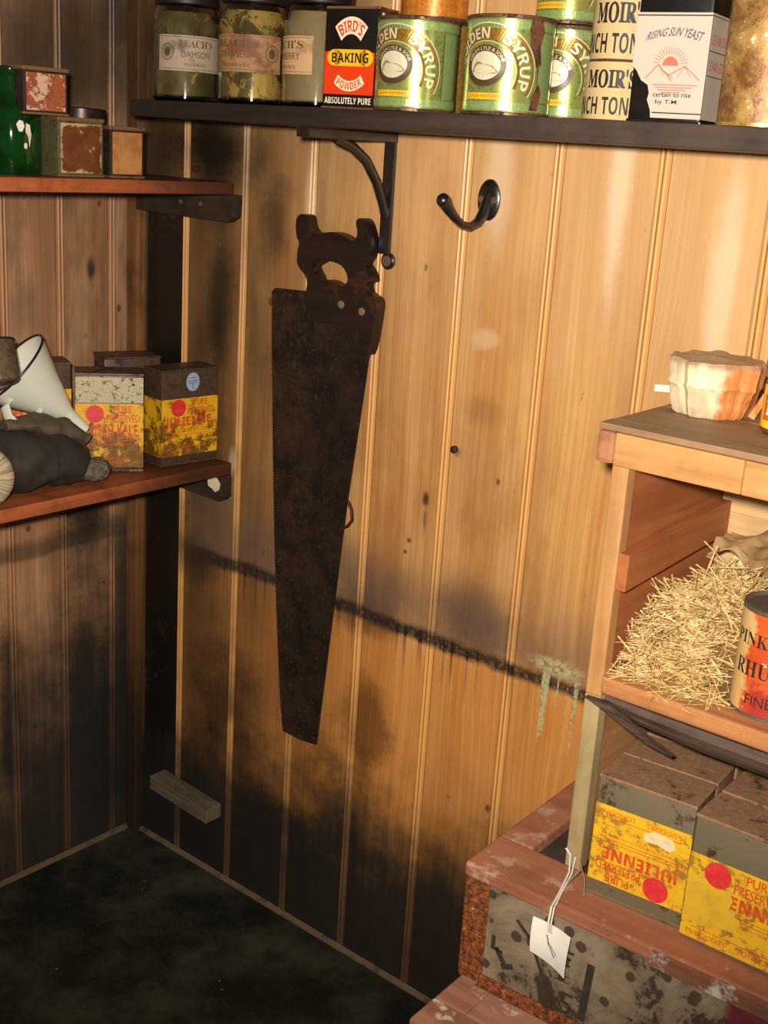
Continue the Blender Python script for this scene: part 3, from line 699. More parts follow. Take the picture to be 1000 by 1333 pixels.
for a, q in (("LEVAIN DU", .069), ("LEVAIN SEC", .047)): decal('lettering', M_pink, [text(a, -.022, q, .022, q + .009)], Rg, sd)
for q in (.0632, .042, .0927): decal('rule_line', M_black, [rect(-d / 2, q, d / 2, q + .0007)], Rg, sd)

# ------------------------------------------------------------------ tall rusty can at the right end
M = Mat('gold_rust_can'); n = M.noise(M.obj, 26, 6, .7, .4); f = M.noise(M.obj, 120, 5, .75)
c = M.mix(n.ss(.38, .62), '7a5028', 'b08a4c'); c = M.mix(f.ss(.5, .68) * .8, c, '5a2c12'); c = M.mix((n * .5 + f * .5).ss(.56, .62), c, 'dccfa4')
bx, by, bz = M.xyz(M.obj); sky = M.noise(M.obj, 20, 2, .5)
c = M.mix(((bz - .105).abs() * 20.0 + (bx - .012).abs() * 26.0 + n).ss(.95, .75) * .8, c, '8aa4a0')
M_rcan = M.done(c, n * .4 + .25, .25, .5, bump=f + n, bs=.6, bd=.0012)
R, h = .0415, .128
t = thing('food_can', 'tall heavily rusted gold can at the right end of the high shelf', 'can', (1.0155, -.106, ZS), 30)
MB().lathe([(R - .001, .002), (R, .003), (R, h - .003), (R - .001, h - .002)], 56).make('body', M_rcan, t, smooth=True)
for zz in (0, h - .004): MB().lathe([(R - .003, zz), (R + .001, zz + .0005), (R + .001, zz + .0035), (R - .003, zz + .004)], 56).make('rim', M_goldcan, t, smooth=True)

# ------------------------------------------------------------------ things on the upper left shelf
ZU = 1.0998
M = Mat('green_bottle_glass'); M.b.inputs['IOR'].default_value = 1.45
n = M.noise(M.obj, 40, 4, .6); M_bottle = M.done(M.mix(n.ss(.4, .7), '0a4214', '062a0c'), 0.06, 0, .6, trans=.45)
t = thing('glass_bottle', 'dark green glass bottle with scraps of white label at the left frame edge', 'bottle', (.168, -.3225, ZU), 0)
R = .0345
MB().lathe([(.02, .001), (R - .002, 0), (R, .004), (R, .068), (R - .0015, .073), (R - .006, .079), (R - .0105, .083), (.0225, .088), (.0215, .098), (.021, .112), (.0225, .114), (.0225, .120), (.018, .121)], 48).make('glass', M_bottle, t, smooth=True)
MB().lathe([(.0165, .106), (.0165, .1215), (.015, .123)], 24).make('stopper', plain('dark_stopper', '14110e', .7), t, smooth=True)
fn = on_cyl(R + .0005)
decal('label_scrap', plain('white_scrap', 'cfc6b4', .7, 0, .3), [poly([(.040, .058), (.0435, .063), (.048, .062), (.050, .056), (.047, .050), (.043, .050)]), poly([(.052, .060), (.057, .058), (.059, .046), (.056, .032), (.0545, .044), (.051, .050)]), oval(.051, .034, .0022, .0036, 12, 1)], fn, t)

def oldtin(label, x, y, z, rz, w, d, h, front, side, extra=None):
    """rectangular tin with a decayed printed front"""
    t = thing('square_tin', label, 'tin', (x, y, z), rz, 'old square tins on the upper left shelf')
    MB().box(-w / 2, w / 2, -d / 2, d / 2, 0, h).make('body', side, t, bev=.0025, smooth=True)
    MB().box(-w / 2 - .0008, w / 2 + .0008, -d / 2 - .0008, d / 2 + .0008, h - .0035, h + .001).make('lid_rim', M_tinrim, t, bev=.0008)
    MB().box(-w / 2 - .0008, w / 2 + .0008, -d / 2 - .0008, d / 2 + .0008, 0.0002, .003).make('base_rim', M_tinrim, t, bev=.0008)
    m = MB().box(-w / 2 + .004, w / 2 - .004, -d / 2 - .0009, -d / 2 + .0005, .005, h - .006)
    m.make('front_label', front, t)
    return t
M_darkside = rusty('dark_tin_side', '2c2019', '1a100b', .5, 30, .4, .5)
M_greenside = rusty('greenish_tin_side', '4c4a30', '2c2418', .35, 24, .2, .5, pale='5c5838')
def amber(name, a, b, pale, thr, seed, border=0.0):
    M = Mat(name); x_, y_, z_ = M.xyz(M.obj); n = M.noise(M.vec(x_ + seed, y_, z_), 34, 5, .7, .4); f = M.noise(M.vec(x_, y_ + seed, z_), 90, 4, .7)
    c = M.mix(n.ss(.36, .60), a, b); c = M.mix((n * .6 + f * .4).ss(thr, thr + .05), c, pale)
    if border:
        e = (x_.abs() * 33.0).max((z_ - .0340).abs() * 34.0) + (n - .5) * .9
        c = M.mix(e.ss(.86, .98) * border, c, pale)
    return M.done(c, .38, .1, .5, bump=n + f, bs=.4)
B = oldtin('lower rust and cream square tin with green side beside the green bottle', .1835, -.252, ZU, 88, .066, .054, .069, amber('amber_print', '5a2c18', '6a3a1c', 'b8a070', .57, .4, .9), M_greenside)
oldtin('orange mottled square tin stacked on top of the green sided tin', .188, -.300, ZU + .0702, 86, .060, .042, .053, amber('orange_print', '9a5436', '7a3c28', 'c4a088', .50, 1.3), M_darkside)
oldtin('smallest amber square tin standing alone right of the stacked tins', .190, -.180, ZU, 84, .051, .040, .062, amber('pale_amber_print', '9a6436', 'b07c48', 'c49a68', .62, 2.2), M_darkside)
R, h = .029, .083
t = thing('round_tin', 'dark round lidded tin behind the square tins on the upper left shelf', 'tin', (.10, -.170, ZU), 0)
MB().lathe([(R - .002, 0), (R, .002), (R, h - .016), (R, h - .016)], 36).make('body', M_darkside, t, smooth=True)
MB().lathe([(R + .001, h - .0155), (R + .0025, h - .014), (R + .0025, h - .001), (R, h), (.002, h + .001)], 36).make('lid', rusty('dark_lid', '32221c', '1c120e', .4, 40, .5, .35), t, smooth=True)

# ------------------------------------------------------------------ yellow label square tins (left shelf and right case)
M = Mat('yellow_label_worn'); x_, y_, z_ = M.xyz(M.obj); n = M.noise(M.vec(x_ + M.rnd * 9.0, y_, z_), 34, 5, .7, .3); f = M.noise(M.obj, 110, 4, .7)
ylw = M.mix(n.ss(.35, .6) * .5, 'd8a418', 'c08a1c')
rk = (n * .7 + f * .3 + (z_ * -1.0 + .075) * 1.3).ss(.485, .575)
M_yrust = M.done(M.mix(rk * .85, ylw, M.mix(f.ss(.4, .6), '6a3c10', '3a200c')), .5, 0, .4)
M = Mat('yellow_label_clean'); x_, y_, z_ = M.xyz(M.obj); n = M.noise(M.vec(x_ + M.rnd * 9.0, y_, z_), 50, 5, .7, .3); f = M.noise(M.obj, 160, 4, .7)
ylw = M.mix(n.ss(.35, .65) * .7, 'd8aa20', 'c08e24')
M_yclean = M.done(M.mix((n * .6 + f * .4).ss(.49, .57) * .8, ylw, '8a5a28'), .42, 0, .5)
M_tinbrown = rusty('brown_tin', '4a382a', '2c1a10', .5, 26, .35, .45, pale='5c4636')
M_tingrey = rusty('grey_tin', '7c7058', '4a3018', .45, 24, .4, .4, pale='7c7056')
M_tintop = rusty('brown_tin_top', '8a664a', '5a3418', .42, 30, .2, .42, pale='9c785c')
M_tinfleck = rusty('flecked_tin', 'b4a88c', '5c3c2c', .42, 95, .2, .5, pale='8f8a64')
M_redseal = plain('red_seal', 'c82a2e', .5, 0, .3, 120, 'e07a40')
M_red2 = plain('red_letter', 'c43c18', .55, 0, .55, 130, 'c89020')
def ration(label, x, y, z, rz, word, w=.095, d=.052, h=.1345, body=None, lab=None, top=None, up=True, l0=.20, l1=.72, side=True, sx=0.0, maker=True, group=None):
    t = thing('ration_tin', label, 'tin', (x, y, z), rz, group)
    MB().box(-w / 2, w / 2, -d / 2, d / 2, 0, h).make('body', body or M_tingrey, t, bev=.0022, smooth=True)
    m = MB().box(-w / 2 - .0005, w / 2 + .0005, -d / 2 - .0005, d / 2 + .0005, h - .003, h + .0003)
    m.make('top_seam', top or body or M_tingrey, t, bev=.0009)
    MB().box(-w / 2 - .0005, w / 2 + .0005, -d / 2 - .0005, d / 2 + .0005, .0001, .003).make('base_seam', body or M_tingrey, t, bev=.0009)
    a, b = h * l0, h * l1; hh = b - a; cu, cv = 0, (a + b) / 2
    L = decal('paper_label', lab or M_yrust, [rect(-w / 2, a, w / 2, b)], on_front(-d / 2 - .0004), t)
    if side: decal('paper_label', lab or M_yrust, [rect(-d / 2, a, d / 2, b)], on_left(-w / 2 - .0004), t)
    q = (lambda s: s) if up else (lambda s: flip(s, cu, cv))
    rows = [text("PURE", .006, a + hh * .86, .030, a + hh * .97, wt=.012), text("PRESERVED", -.004, a + hh * .71, .041, a + hh * .83, wt=.012), text(bold(word), -w / 2 + .006, a + hh * .48, w / 2 - .008, a + hh * .68, wt=.012)]
    if maker: rows += [text("McDODDIES", -w / 2 + .006, a + hh * .05, -.004, a + hh * .11), text("LONDON", .008, a + hh * .05, w / 2 - .008, a + hh * .11)]
    rows += [stroke(-w / 2 + .010, a + hh * s, w / 2 - .012, a + hh * s, .0007) for s in (.46, .42, .145)]
    rows += [text("READY FOR USE IN SOUPS AND STEWS", -w / 2 + .016, a + hh * .35, w / 2 - .016, a + hh * .38)]
    decal('lettering', M_red2, [q(s) for s in rows], on_front(-d / 2 - .0008), L)
    s_ = decal('red_seal', M_redseal, [q(oval(-.020, a + hh * .84, .0125, .0125 if up else .0125, 26, 2))], on_front(-d / 2 - .0009), L)
    return t
ZL = .7008
GL = 'yellow label ration tins on the lower left shelf'
julL = ration('brown topped tin with yellow label reading JULIENNE and a round blue sticker, beside the cleat', .172, -.054, ZL, 84, 'JULIENNE.', .097, .046, .139, M_tinbrown, M_yrust, None, True, .10, .70, True, maker=False)
decal('blue_sticker', plain('pale_blue_sticker', '8fa0b8', .6, 0, .2), [oval(.004, .120, .0115, .0135, 30, 2)], on_front(-.023 - .0006), julL)
decal('sticker_print', plain('blue_print', '44587c', .6), [stroke(-.004, .1215, .012, .1215, .001), stroke(-.003, .1185, .011, .1185, .001), stroke(0, .126, .008, .126, .001), stroke(.004, .110, .004, .117, .001)], on_front(-.023 - .0009), julL)
kale = ration('tin with flecked white top and yellow label reading SCOTCH KALE', .1435, -.160, ZL, 54, 'SCOTCH KALE', .092, .052, .1385, M_tinbrown, M_yrust, None, True, .05, .70, True, maker=False)
decal('flecked_band', M_tinfleck, [rect(-.0455, .098, .0455, .1335)], on_front(-.026 - .0005), kale)
decal('lettering', M_red2, [text("LONDON", .0, .012, .022, .0165)], on_front(-.026 - .0008), kale)
ration('tall brown tin standing behind the flecked white topped tin, its yellow label side on', .064, -.223, ZL, 66, 'KALE', .085, .052, .146, M_tinbrown, M_yrust, None, True, .25, .75, True, maker=False)
ration('brown tin behind the others in the corner, only its pale top edge seen', .070, -.070, ZL, 70, 'JULIENNE', .085, .052, .142, M_tinbrown, M_yrust, None, True, .10, .70, False, maker=False)

# ------------------------------------------------------------------ clutter at the left of the lower shelf
def tilt(base, axis, spin=0.0):
    """matrix that stands a lathe (axis z) along a slanted axis"""
    q = Vector((0, 0, 1)).rotation_difference(Vector(axis).normalized()).to_matrix().to_4x4()
    return Matrix.Translation(base) @ q @ Matrix.Rotation(spin, 4, 'Z')
M = Mat('white_enamel'); n = M.noise(M.obj, 20, 3, .6); M_enamel = M.done(M.mix(n.ss(.5, .8) * .3, 'd4d6c8', 'a8a898'), .28, 0, .5, coat=.3)
M_enrim = plain('dark_enamel_rim', '1c1622', .35)
AX = Vector((-.33, -.772, .78)).normalized()
Tj = tilt((.156, -.244, .793), AX)
t = thing('enamel_funnel', 'white enamel funnel with dark rim lying tilted among the clutter at the left', 'funnel')
t.matrix_world = Tj
MB().lathe([(.0065, -.038), (.0080, -.038), (.0115, -.004), (.0135, 0), (.0545, .086), (.0565, .090), (.0540, .0885), (.0520, .086), (.0110, .001), (.0090, -.004), (.0062, -.037), (.0065, -.038)], 56, cap=False).make('body', M_enamel, t, smooth=True)
m = MB(); m.tube([(.0560 * math.cos(2 * PI * i / 56), .0560 * math.sin(2 * PI * i / 56), .0905) for i in range(57)], .0017, 8); m.make('rim', M_enrim, t, smooth=True)
hd = Tj.inverted().to_3x3() @ Vector((.022, -.040, -.026)); hd.z = 0; hd.normalize()
MB().tube([hd * .043 + Vector((0, 0, .072)), hd * .058 + Vector((0, 0, .074)), hd * .068 + Vector((0, 0, .064)), hd * .070 + Vector((0, 0, .050)), hd * .062 + Vector((0, 0, .036)), hd * .044 + Vector((0, 0, .030)), hd * .024 + Vector((0, 0, .032))], .0019, 10, 4.2, up=tuple(hd.cross(Vector((0, 0, 1))))).make('handle', M_enamel, t, smooth=True)
Tc = tilt((.186, -.364, .846), (-.43, 0, .9))
t = thing('metal_cup', 'dull bronze metal cup leaning in the white funnel mouth at the frame edge', 'cup'); t.matrix_world = Tc
MB().lathe([(.027, 0), (.030, .002), (.035, .050), (.036, .0515), (.0335, .051), (.0285, .004), (.001, .003)], 40, cap=False).make('body', rusty('bronze_metal', '5a4a38', '2e241a', .45, 24, .4, .45, pale='7a6850'), t, smooth=True)
MB().tube([(.0355 * math.cos(2 * PI * i / 40), .0355 * math.sin(2 * PI * i / 40), .0515) for i in range(41)], .0014, 8).make('rim', M_enrim, t, smooth=True)

def loft(spine, sect, n=24, seed=0.0, amp=.004, sc=40):
    """closed skin around a spine: sect = (half width, half height) per point"""
    m = MB(); vs, fs = [], []; pts = [Vector(q) for q in spine]
    for i, q in enumerate(pts):
        t_ = (pts[min(i + 1, len(pts) - 1)] - pts[max(i - 1, 0)]).normalized(); a = t_.cross(Vector((0, 0, 1))).normalized(); b = a.cross(t_)
        for k in range(n):
            w_ = 2 * PI * k / n; vs.append(q + a * math.cos(w_) * sect[i][0] + b * math.sin(w_) * sect[i][1])
    for j in range(len(pts) - 1):
        for i in range(n): fs.append((j * n + i, (j + 1) * n + i, (j + 1) * n + (i + 1) % n, j * n + (i + 1) % n))
    fs.append(tuple(range(n))); fs.append(tuple(range((len(pts) - 1) * n, len(pts) * n)))
    m.add(vs, fs); m.map(crumple(amp, sc, seed)); return m
def smoothpath(keys, n):
    out = []
    for i in range(n + 1):
        f = i / n * (len(keys) - 1); k = min(int(f), len(keys) - 2); g = f - k; g = g * g * (3 - 2 * g) * .5 + g * .5
        out.append(tuple(a + (b - a) * g for a, b in zip(keys[k], keys[k + 1])))
    return out
M_leather = plain('dark_leather', '221d18', .75, 0, .6, 40, '3c342a')
M_cuff = plain('brown_leather_cuff', '4c4032', .8, 0, .6, 60, '2c241c')
M = Mat('grey_fuzz'); n = M.noise(M.obj, 260, 4, .7); M_fuzz = M.done(M.mix(n.ss(.35, .65), '4a443a', '7a7262'), .95, 0, .1, bump=n, bs=1.0, bd=.003)
t = thing('leather_bundle', 'dark crumpled leather bundle with rolled brown cuff slumped before the white funnel', 'leather')
sp = smoothpath([(.165, -.430, .740), (.168, -.35, .744), (.172, -.29, .743), (.182, -.245, .730), (.190, -.228, .716)], 34)
sc_ = smoothpath([(.040, .036), (.046, .0420), (.046, .0410), (.034, .026), (.012, .010)], 34)
loft(sp, sc_, 44, 2.0, .0085, 30).map(crumple(.0030, 85)).map(lambda x, y, z: (x, y, max(z, .7012))).make('body', M_leather, t, smooth=True)
sp = smoothpath([(.165, -.345, .790), (.172, -.300, .788), (.181, -.262, .778), (.190, -.234, .761)], 26)
sc_ = smoothpath([(.014, .008), (.024, .013), (.023, .013), (.010, .008)], 26)
loft(sp, sc_, 26, 5.0, .005, 55).map(crumple(.0018, 120)).make('rolled_cuff', M_cuff, t, smooth=True)
sp = smoothpath([(.200, -.250, .719), (.2005, -.236, .7205), (.2005, -.220, .7205), (.199, -.206, .718)], 14)
sc_ = smoothpath([(.006, .006), (.0165, .0165), (.0170, .0165), (.007, .007)], 14)
loft(sp, sc_, 22, 9.0, .0025, 90).map(crumple(.0012, 260)).make('fuzzy_knob', M_fuzz, t, smooth=True)
M = Mat('pale_ball'); x_, y_, z_ = M.xyz(M.obj)
ang = S(M.nt, M.nt.nodes.new('ShaderNodeMath').outputs[0]); an = ang.k.node; an.operation = 'ARCTAN2'; M.nt.links.new(y_.k, an.inputs[0]); M.nt.links.new(z_.k, an.inputs[1])
n = M.noise(M.vec(ang * 14.0, (y_ * y_ + z_ * z_) * 200.0, 0.0), 1.0, 3, .6)
M_ball = M.done(M.mix(n.ss(.35, .65), 'b8a888', '7a6a52'), .7, 0, .3, bump=n, bs=.4, bd=.001)
o = MB().lathe([(.001, -.020), (.018, -.019), (.032, -.014), (.0395, -.004), (.0395, .004), (.034, .012), (.02, .0165), (.001, .018)], 44).map(lambda x, y, z: (z, x, y)).make('wooden_disc', M_ball, smooth=True)
o.location = (.208, -.404, .7408); o.rotation_euler = (0, math.radians(-8), math.radians(-38))
tag(o, 'pale round disc with radial streaks on the lower shelf at the left frame edge', 'disc')

# ------------------------------------------------------------------ lower and upper cases at the right
M_redpaint = wood('red_painted_rim', 'a06a4c', '8a543e', 'x', .45, '5a3824', rough=.6, stain='a88470')
M_rustedge = Mat('glittering_rust'); Mr = M_rustedge
f = Mr.noise(Mr.obj, 150, 5, .8); n = Mr.noise(Mr.obj, 40, 4, .7)
cc = Mr.mix(f.ss(.4, .6), '5a2a14', 'a85c24'); cc = Mr.mix(f.ss(.60, .66), cc, 'e0a050'); cc = Mr.mix(n.ss(.6, .7) * .7, cc, 'b05038')
M_rustedge = Mr.done(cc, .45, .2, .6, bump=f * 1.5 + n, bs=1.0, bd=.003)
Mr = Mat('case_front_worn'); x_, y_, z_ = Mr.xyz(Mr.obj); n = Mr.noise(Mr.obj, 17, 5, .7, .5); sp_, sr_ = Mr.voro(Mr.obj, 60); f = Mr.noise(Mr.obj, 130, 4, .7)
cc = Mr.mix(n.ss(.35, .6), '8a7a62', '6a5c4a'); cc = Mr.mix((n + (f - .5) * .3).ss(.54, .62), cc, '3c2e22')
cc = Mr.mix((sp_ + (f - .5) * .25).ss(.42, .30) * sr_.ss(.5, .55) * .85, cc, '33271d'); cc = Mr.mix(x_.ss(.268, .278) * .95, cc, '5c1c24')
M_casefront = Mr.done(cc, .55, 0, .4, bump=f + n, bs=.4, bd=.001)
M_caseboard = wood('case_inner_board', '4c4034', '38302a', 'x', .6, '1c1612', patch=10)
M_worn = wood('worn_edge', '7a4e38', '54382c', 'x', .4, '2a1e18', stain='a8a498')

t = thing('packing_case', 'rusty bound packing case under the open crate, red painted rim and mottled grey front', 'case', (.911, -.314, .351), 3)
W, D, Hc = .50, .285, .135
MB().box(.012, W - .012, .012, D - .012, 0.001, .118).make('board_core', M_caseboard, t, bev=.001)
MB().box(.026, W, .002, .014, .012, Hc - .016).make('front_panel', M_casefront, t)
MB().box(.0, .016, .004, D, .0, Hc - .014).make('side_panel', M_casefront, t)
# bindings: left corner strip, bottom strip
m = MB(); m.box(-.001, .027, 0, .016, .004, Hc - .010); m.make('corner_binding', M_rustedge, t, bev=.002)
MB().box(.020, W, -.001, .014, 0.0, .016).make('bottom_binding', M_rustedge, t, bev=.002)
# top rim frame
MB().box(-.002, W, -.002, .064, Hc - .015, Hc).make('front_rim', M_redpaint, t, bev=.003)
MB().box(-.002, .036, .0645, D, Hc - .015, Hc).make('left_rim', M_redpaint, t, bev=.003)
MB().box(.0365, W, D - .03, D, Hc - .015, Hc).make('back_rim', M_redpaint, t, bev=.003)
MB().box(.20, W, -.0045, -.0025, Hc - .018, Hc - .001).map(lambda x, y, z: (x, y + .0015 * math.sin(x * 160), z + .0015 * math.sin(x * 90))).make('torn_edge', M_worn, t)
F = on_front(.0014)
def fr_(x, z): return (x - .911, z - .351)
marks = [stroke(*fr_(.951, .405), *fr_(.962, .390), .006), stroke(*fr_(.959, .386), *fr_(.972, .392), .006), stroke(.075, .085, .108, .020, .004), stroke(.143, .085, .139, .020, .008), text(bold('E'), .105, .070, .121, .088, .2), text(bold('I'), .106, .052, .122, .060, .0), text(bold('5'), .112, .018, .128, .042, .1), stroke(.06, .095, .078, .080, .004), text(bold('L'), .022 + .012, .050, .048, .066)]
decal('stencil_marks', plain('faded_black_stencil', '2e261e', .7, 0, .4, 90, '5c4e3e'), marks, F, t)

t = thing('packing_case', 'lowest rust pink case on the floor, only its worn top corner seen at the bottom', 'case', (.917, -.396, 0.0), 2)
M_pinkwood = wood('pink_worn_wood', 'a87860', '8a5c48', 'x', .35, '3c2820', stain='d0bca0')
MB().box(.002, .498, .002, .368, 0.0, .338).make('body', M_pinkwood, t, bev=.002)
MB().box(-.002, .50, -.002, .040, .3385, .3505).make('front_rim', M_pinkwood, t, bev=.002)
MB().box(-.002, .035, .0405, .372, .3385, .3505).make('left_rim', M_pinkwood, t, bev=.002)
MB().box(.0355, .5, .0405, .372, .3385, .3505).make('lid_panel', M_pinkwood, t, bev=.001)
MB().box(-.003, .02, -.003, .02, 0.0, .337).make('corner_binding', M_rustedge, t, bev=.002)

# ------------------------------------------------------------------ open crate shelf
M_pinez = wood('crate_pine_upright', 'bf9060', 'a4723f', 'z', .35, '7a5034')
M_pinex = wood('crate_pine_rail', 'bc8a54', '9c6a36', 'x', .4, '6a4424')
M_top = wood('crate_top_grey_brown', '9a7a58', '84664a', 'x', .4, '4a3828')
M_endgrain = wood('crate_end_grain', 'a87450', '8f5c40', 'y', .5, '5a3a28')
M_panel = wood('crate_panel_red', 'a8643a', '8c4c28', 'y', .25, '5a3018', patch=8)
M_pale = wood('crate_back_pale', 'cdae80', 'b8925c', 'x', .3, '8a6a44')
M_char = wood('charred_wood', '5a473c', '2a201c', 'x', .6, '181210', rough=.5, gs=2.0)
M_lip = wood('crate_floor_edge', 'b8804c', '985c38', 'x', .45, '5a3424', gs=1.5)
M_low = wood('crate_low_grey', 'a89468', '8c7850', 'z', .35, '5c4c34')
M_lowpanel = wood('crate_low_panel', 'a87a50', '8c6038', 'y', .35, '5c3c24')
t = thing('wooden_crate', 'open fronted wooden crate with two compartments standing on the rusty case at right', 'crate', (.983, -.250, .4865), 1)
# local: x from upright's outer face, y depth, z up.  top of crate z=.4505
D = .238
MB().box(0, .0165, .0005, .016, .0, .188).make('upright', M_low, t, bev=.0012)
MB().box(0, .0165, .0005, .016, .1885, .413).make('upright', M_pinez, t, bev=.0012)
MB().box(.003, .0145, .0165, D, .001, .189).make('side_panel', M_lowpanel, t, bev=.001)
MB().box(.003, .0145, .0165, D, .2095, .413).make('side_panel', M_panel, t, bev=.001)
MB().box(.0147, .46, D - .010, D, .210, .330).make('back_board', M_pale, t, bev=.001)
MB().box(.0147, .46, D - .012, D - .002, .3305, .413).make('back_board', M_pale, t, bev=.001)
MB().box(.0147, .46, D - .010, D, .001, .189).make('back_board', M_lowpanel, t, bev=.001)
MB().box(.45, .462, .0, D - .011, .0, .413).make('side_panel', M_panel, t, bev=.001)
# ledger on the inner face of the left panel
m = MB().box(.0148, .026, .004, D - .013, .300, .332); m.map(lambda x, y, z: (x, y, z - (.004 if z < .31 else 0) + .012 * (y - .004) / D)); m.make('ledger', M_panel, t, bev=.001)
# middle floor: two boards, a charred front lip and a split sliver
MB().box(.0147, .448, .030, .128, .192, .2085).make('floor_board', M_pinex, t, bev=.001)
MB().box(.0147, .448, .1285, D - .011, .192, .2085).make('floor_board', M_pinex, t, bev=.001)
m = MB(); prof = [(-.003, .1935), (-.006, .186), (-.004, .177), (.002, .170), (.012, .166), (.0295, .168), (.0295, .1945), (.012, .1945), (.002, .1945)]
vs = []; xs_ = [.022, .034, .06, .12, .2, .448]
for i, xx in enumerate(xs_):
    k = [.45, .55, .8, 1, 1, 1][i]
    for a, b in prof: vs.append((xx, a * (1 if a > 0.02 else k), .1945 - (.1945 - b) * k))
n_ = len(prof); fs = [(j * n_ + i, j * n_ + (i + 1) % n_, (j + 1) * n_ + (i + 1) % n_, (j + 1) * n_ + i) for j in range(len(xs_) - 1) for i in range(n_)] + [tuple(range(n_)), tuple(range((len(xs_) - 1) * n_, len(xs_) * n_))]
m.add(vs, fs).make('charred_lip', M_char, t)
MB().box(.0168, .448, -.0035, .0295, .1948, .2122).make('floor_edge', M_lip, t, bev=.0025)
m = MB().prism([(.006, .1895), (.030, .182), (.075, .166), (.10, .162), (.06, .176), (.030, .1905)], -.012, -.0045); m.make('split_sliver', M_char, t)
# top: planks and the deep front rail in two lengths
MB().box(-.0155, .47, .022, .118, .4255, .450).make('top_board', M_top, t, bev=.0015)
MB().box(-.0155, .47, .1188, D - .004, .4255, .450).make('top_board', M_top, t, bev=.0015)
MB().box(-.0155, .47, -.004, .0214, .4445, .4505).make('top_board', M_top, t, bev=.0012)
MB().box(.003, .124, -.006, .0210, .4140, .444).make('front_rail', M_pinex, t, bev=.0015)
MB().box(.1244, .47, -.006, .0210, .4140, .444).make('front_rail', M_pinex, t, bev=.0015)
MB().box(-.0165, .0027, -.005, D - .004, .4135, .4440).make('end_rail', M_endgrain, t, bev=.005)
CR = Matrix.Translation((.983, -.250, .4865)) @ Matrix.Rotation(math.radians(1), 4, 'Z')
def crate_to_world(x, y, z): return tuple(CR @ Vector((x, y, z)))

# thin white sliver on the wall beside the crate top
o = MB().box(-.012, .012, -.0006, .0006, 0, .013).map(lambda x, y, z: (x + .905, y - .009, z * .6 + .9255 + .1 * x)).make('white_sliver', plain('white_sliver_face', 'e8e4dc', .6, 0, .05), None)
o.location = (0, 0, 0); tag(o, 'tiny white sliver on the wall just left of the cloth parcel', 'paper')

# ------------------------------------------------------------------ parcel on the crate top
ZT = .9372
Mr = Mat('stained_wrapping'); x_, y_, z_ = Mr.xyz(Mr.obj); n = Mr.noise(Mr.obj, 28, 5, .65, .6); f = Mr.noise(Mr.vec(x_ * 3.0, y_, z_), 60, 4, .7, .6)
cc = Mr.mix(n.ss(.35, .65), 'd8c8a4', 'b8a488'); k = (x_ * 16.0 + (n - .5) * 1.6).ss(-.12, .22)
cc = Mr.mix(k * (f * .6 + .5), cc, 'cc7420'); cc = Mr.mix((f + x_ * 4.0).ss(.62, .78) * .7, cc, '9a3c14'); cc = Mr.mix(z_.ss(.046, .052) * .8, cc, 'a88464')
M_wrap = Mr.done(cc, .45, 0, .5, bump=f + n, bs=.6, bd=.002)
def parcel(x, y, z):
    s_ = .0015 * math.sin(9 * math.atan2(y, x) + 3) + .001 * math.sin(23 * math.atan2(y, x))
    rr = math.hypot(x, y) + 1e-9; k_ = 1 + s_ / rr * (1 if rr > .02 else 0)
    q = mnoise.noise_vector(Vector((x * 55, y * 55, z * 40))) * .0028
    return (x * k_ + q.x, y * k_ + q.y, max(0, z + q.z * (1 if z > .004 else 0)))
t = thing('cloth_parcel', 'round cloth wrapped parcel with bright orange stain on top of the crate', 'parcel', (1.014, -.128, ZT), 36)
prof = [(.001, 0), (.030, 0), (.0335, .003), (.0375, .014), (.0395, .026), (.0425, .030), (.0415, .034), (.0435, .046), (.0440, .050), (.0415, .053), (.030, .0535), (.012, .0530), (.001, .0530)]
MB().lathe(prof, 72, cap=False).map(parcel).make('wrapping', M_wrap, t, smooth=True)
MB().prism([(.030, .004), (.042, .026), (.047, .032), (.044, .018), (.036, .001)], -.022, -.0195).map(crumple(.001, 80)).make('loose_flap', M_wrap, t)

Rj = .026
t = thing('lidded_jar', 'yellow labelled jar with olive lid on the crate top at the right frame edge', 'jar', (1.101, -.150, ZT), 30)
MB().lathe([(Rj - .003, 0), (Rj, .003), (Rj, .046), (Rj - .002, .049)], 40).make('body', plain('brown_jar', '5a3a24', .3, 0, .4), t, smooth=True)
MB().lathe([(Rj + .0005, .0495), (Rj + .002, .051), (Rj + .002, .064), (Rj, .066), (.002, .0662)], 40).make('lid', plain('olive_lid', '94875c', .45, .3, .4, 60, '5a4c30'), t, smooth=True)
lb = decal('paper_label', M_enyel, [rect(-.070, .006, .070, .044, 48)], on_cyl(Rj + .0004), t)
decal('orange_panel', plain('orange_panel', 'b05a1c', .5), [rect(-.034, .013, .026, .036, 24)], on_cyl(Rj + .0008), lb)
decal('lettering', M_white, [text(bold("ILLIONS"), -.030, .018, .024, .031)], on_cyl(Rj + .0012), lb)
t = thing('food_can', 'dull pink brown can behind the yellow labelled jar on the crate top', 'can', (1.120, -.075, ZT), 0)
MB().lathe([(.034, 0), (.036, .001), (.036, .004), (.035, .005), (.035, .058), (.036, .059), (.036, .062), (.034, .063)], 40).make('body', plain('pink_brown_can', '8c5848', .5, .2, .4, 30, '5c3428'), t, smooth=True)
MB().lathe([(.0335, .0632), (.033, .0640), (.031, .0636), (.002, .0634)], 40).make('lid', M_lid, t, smooth=True)

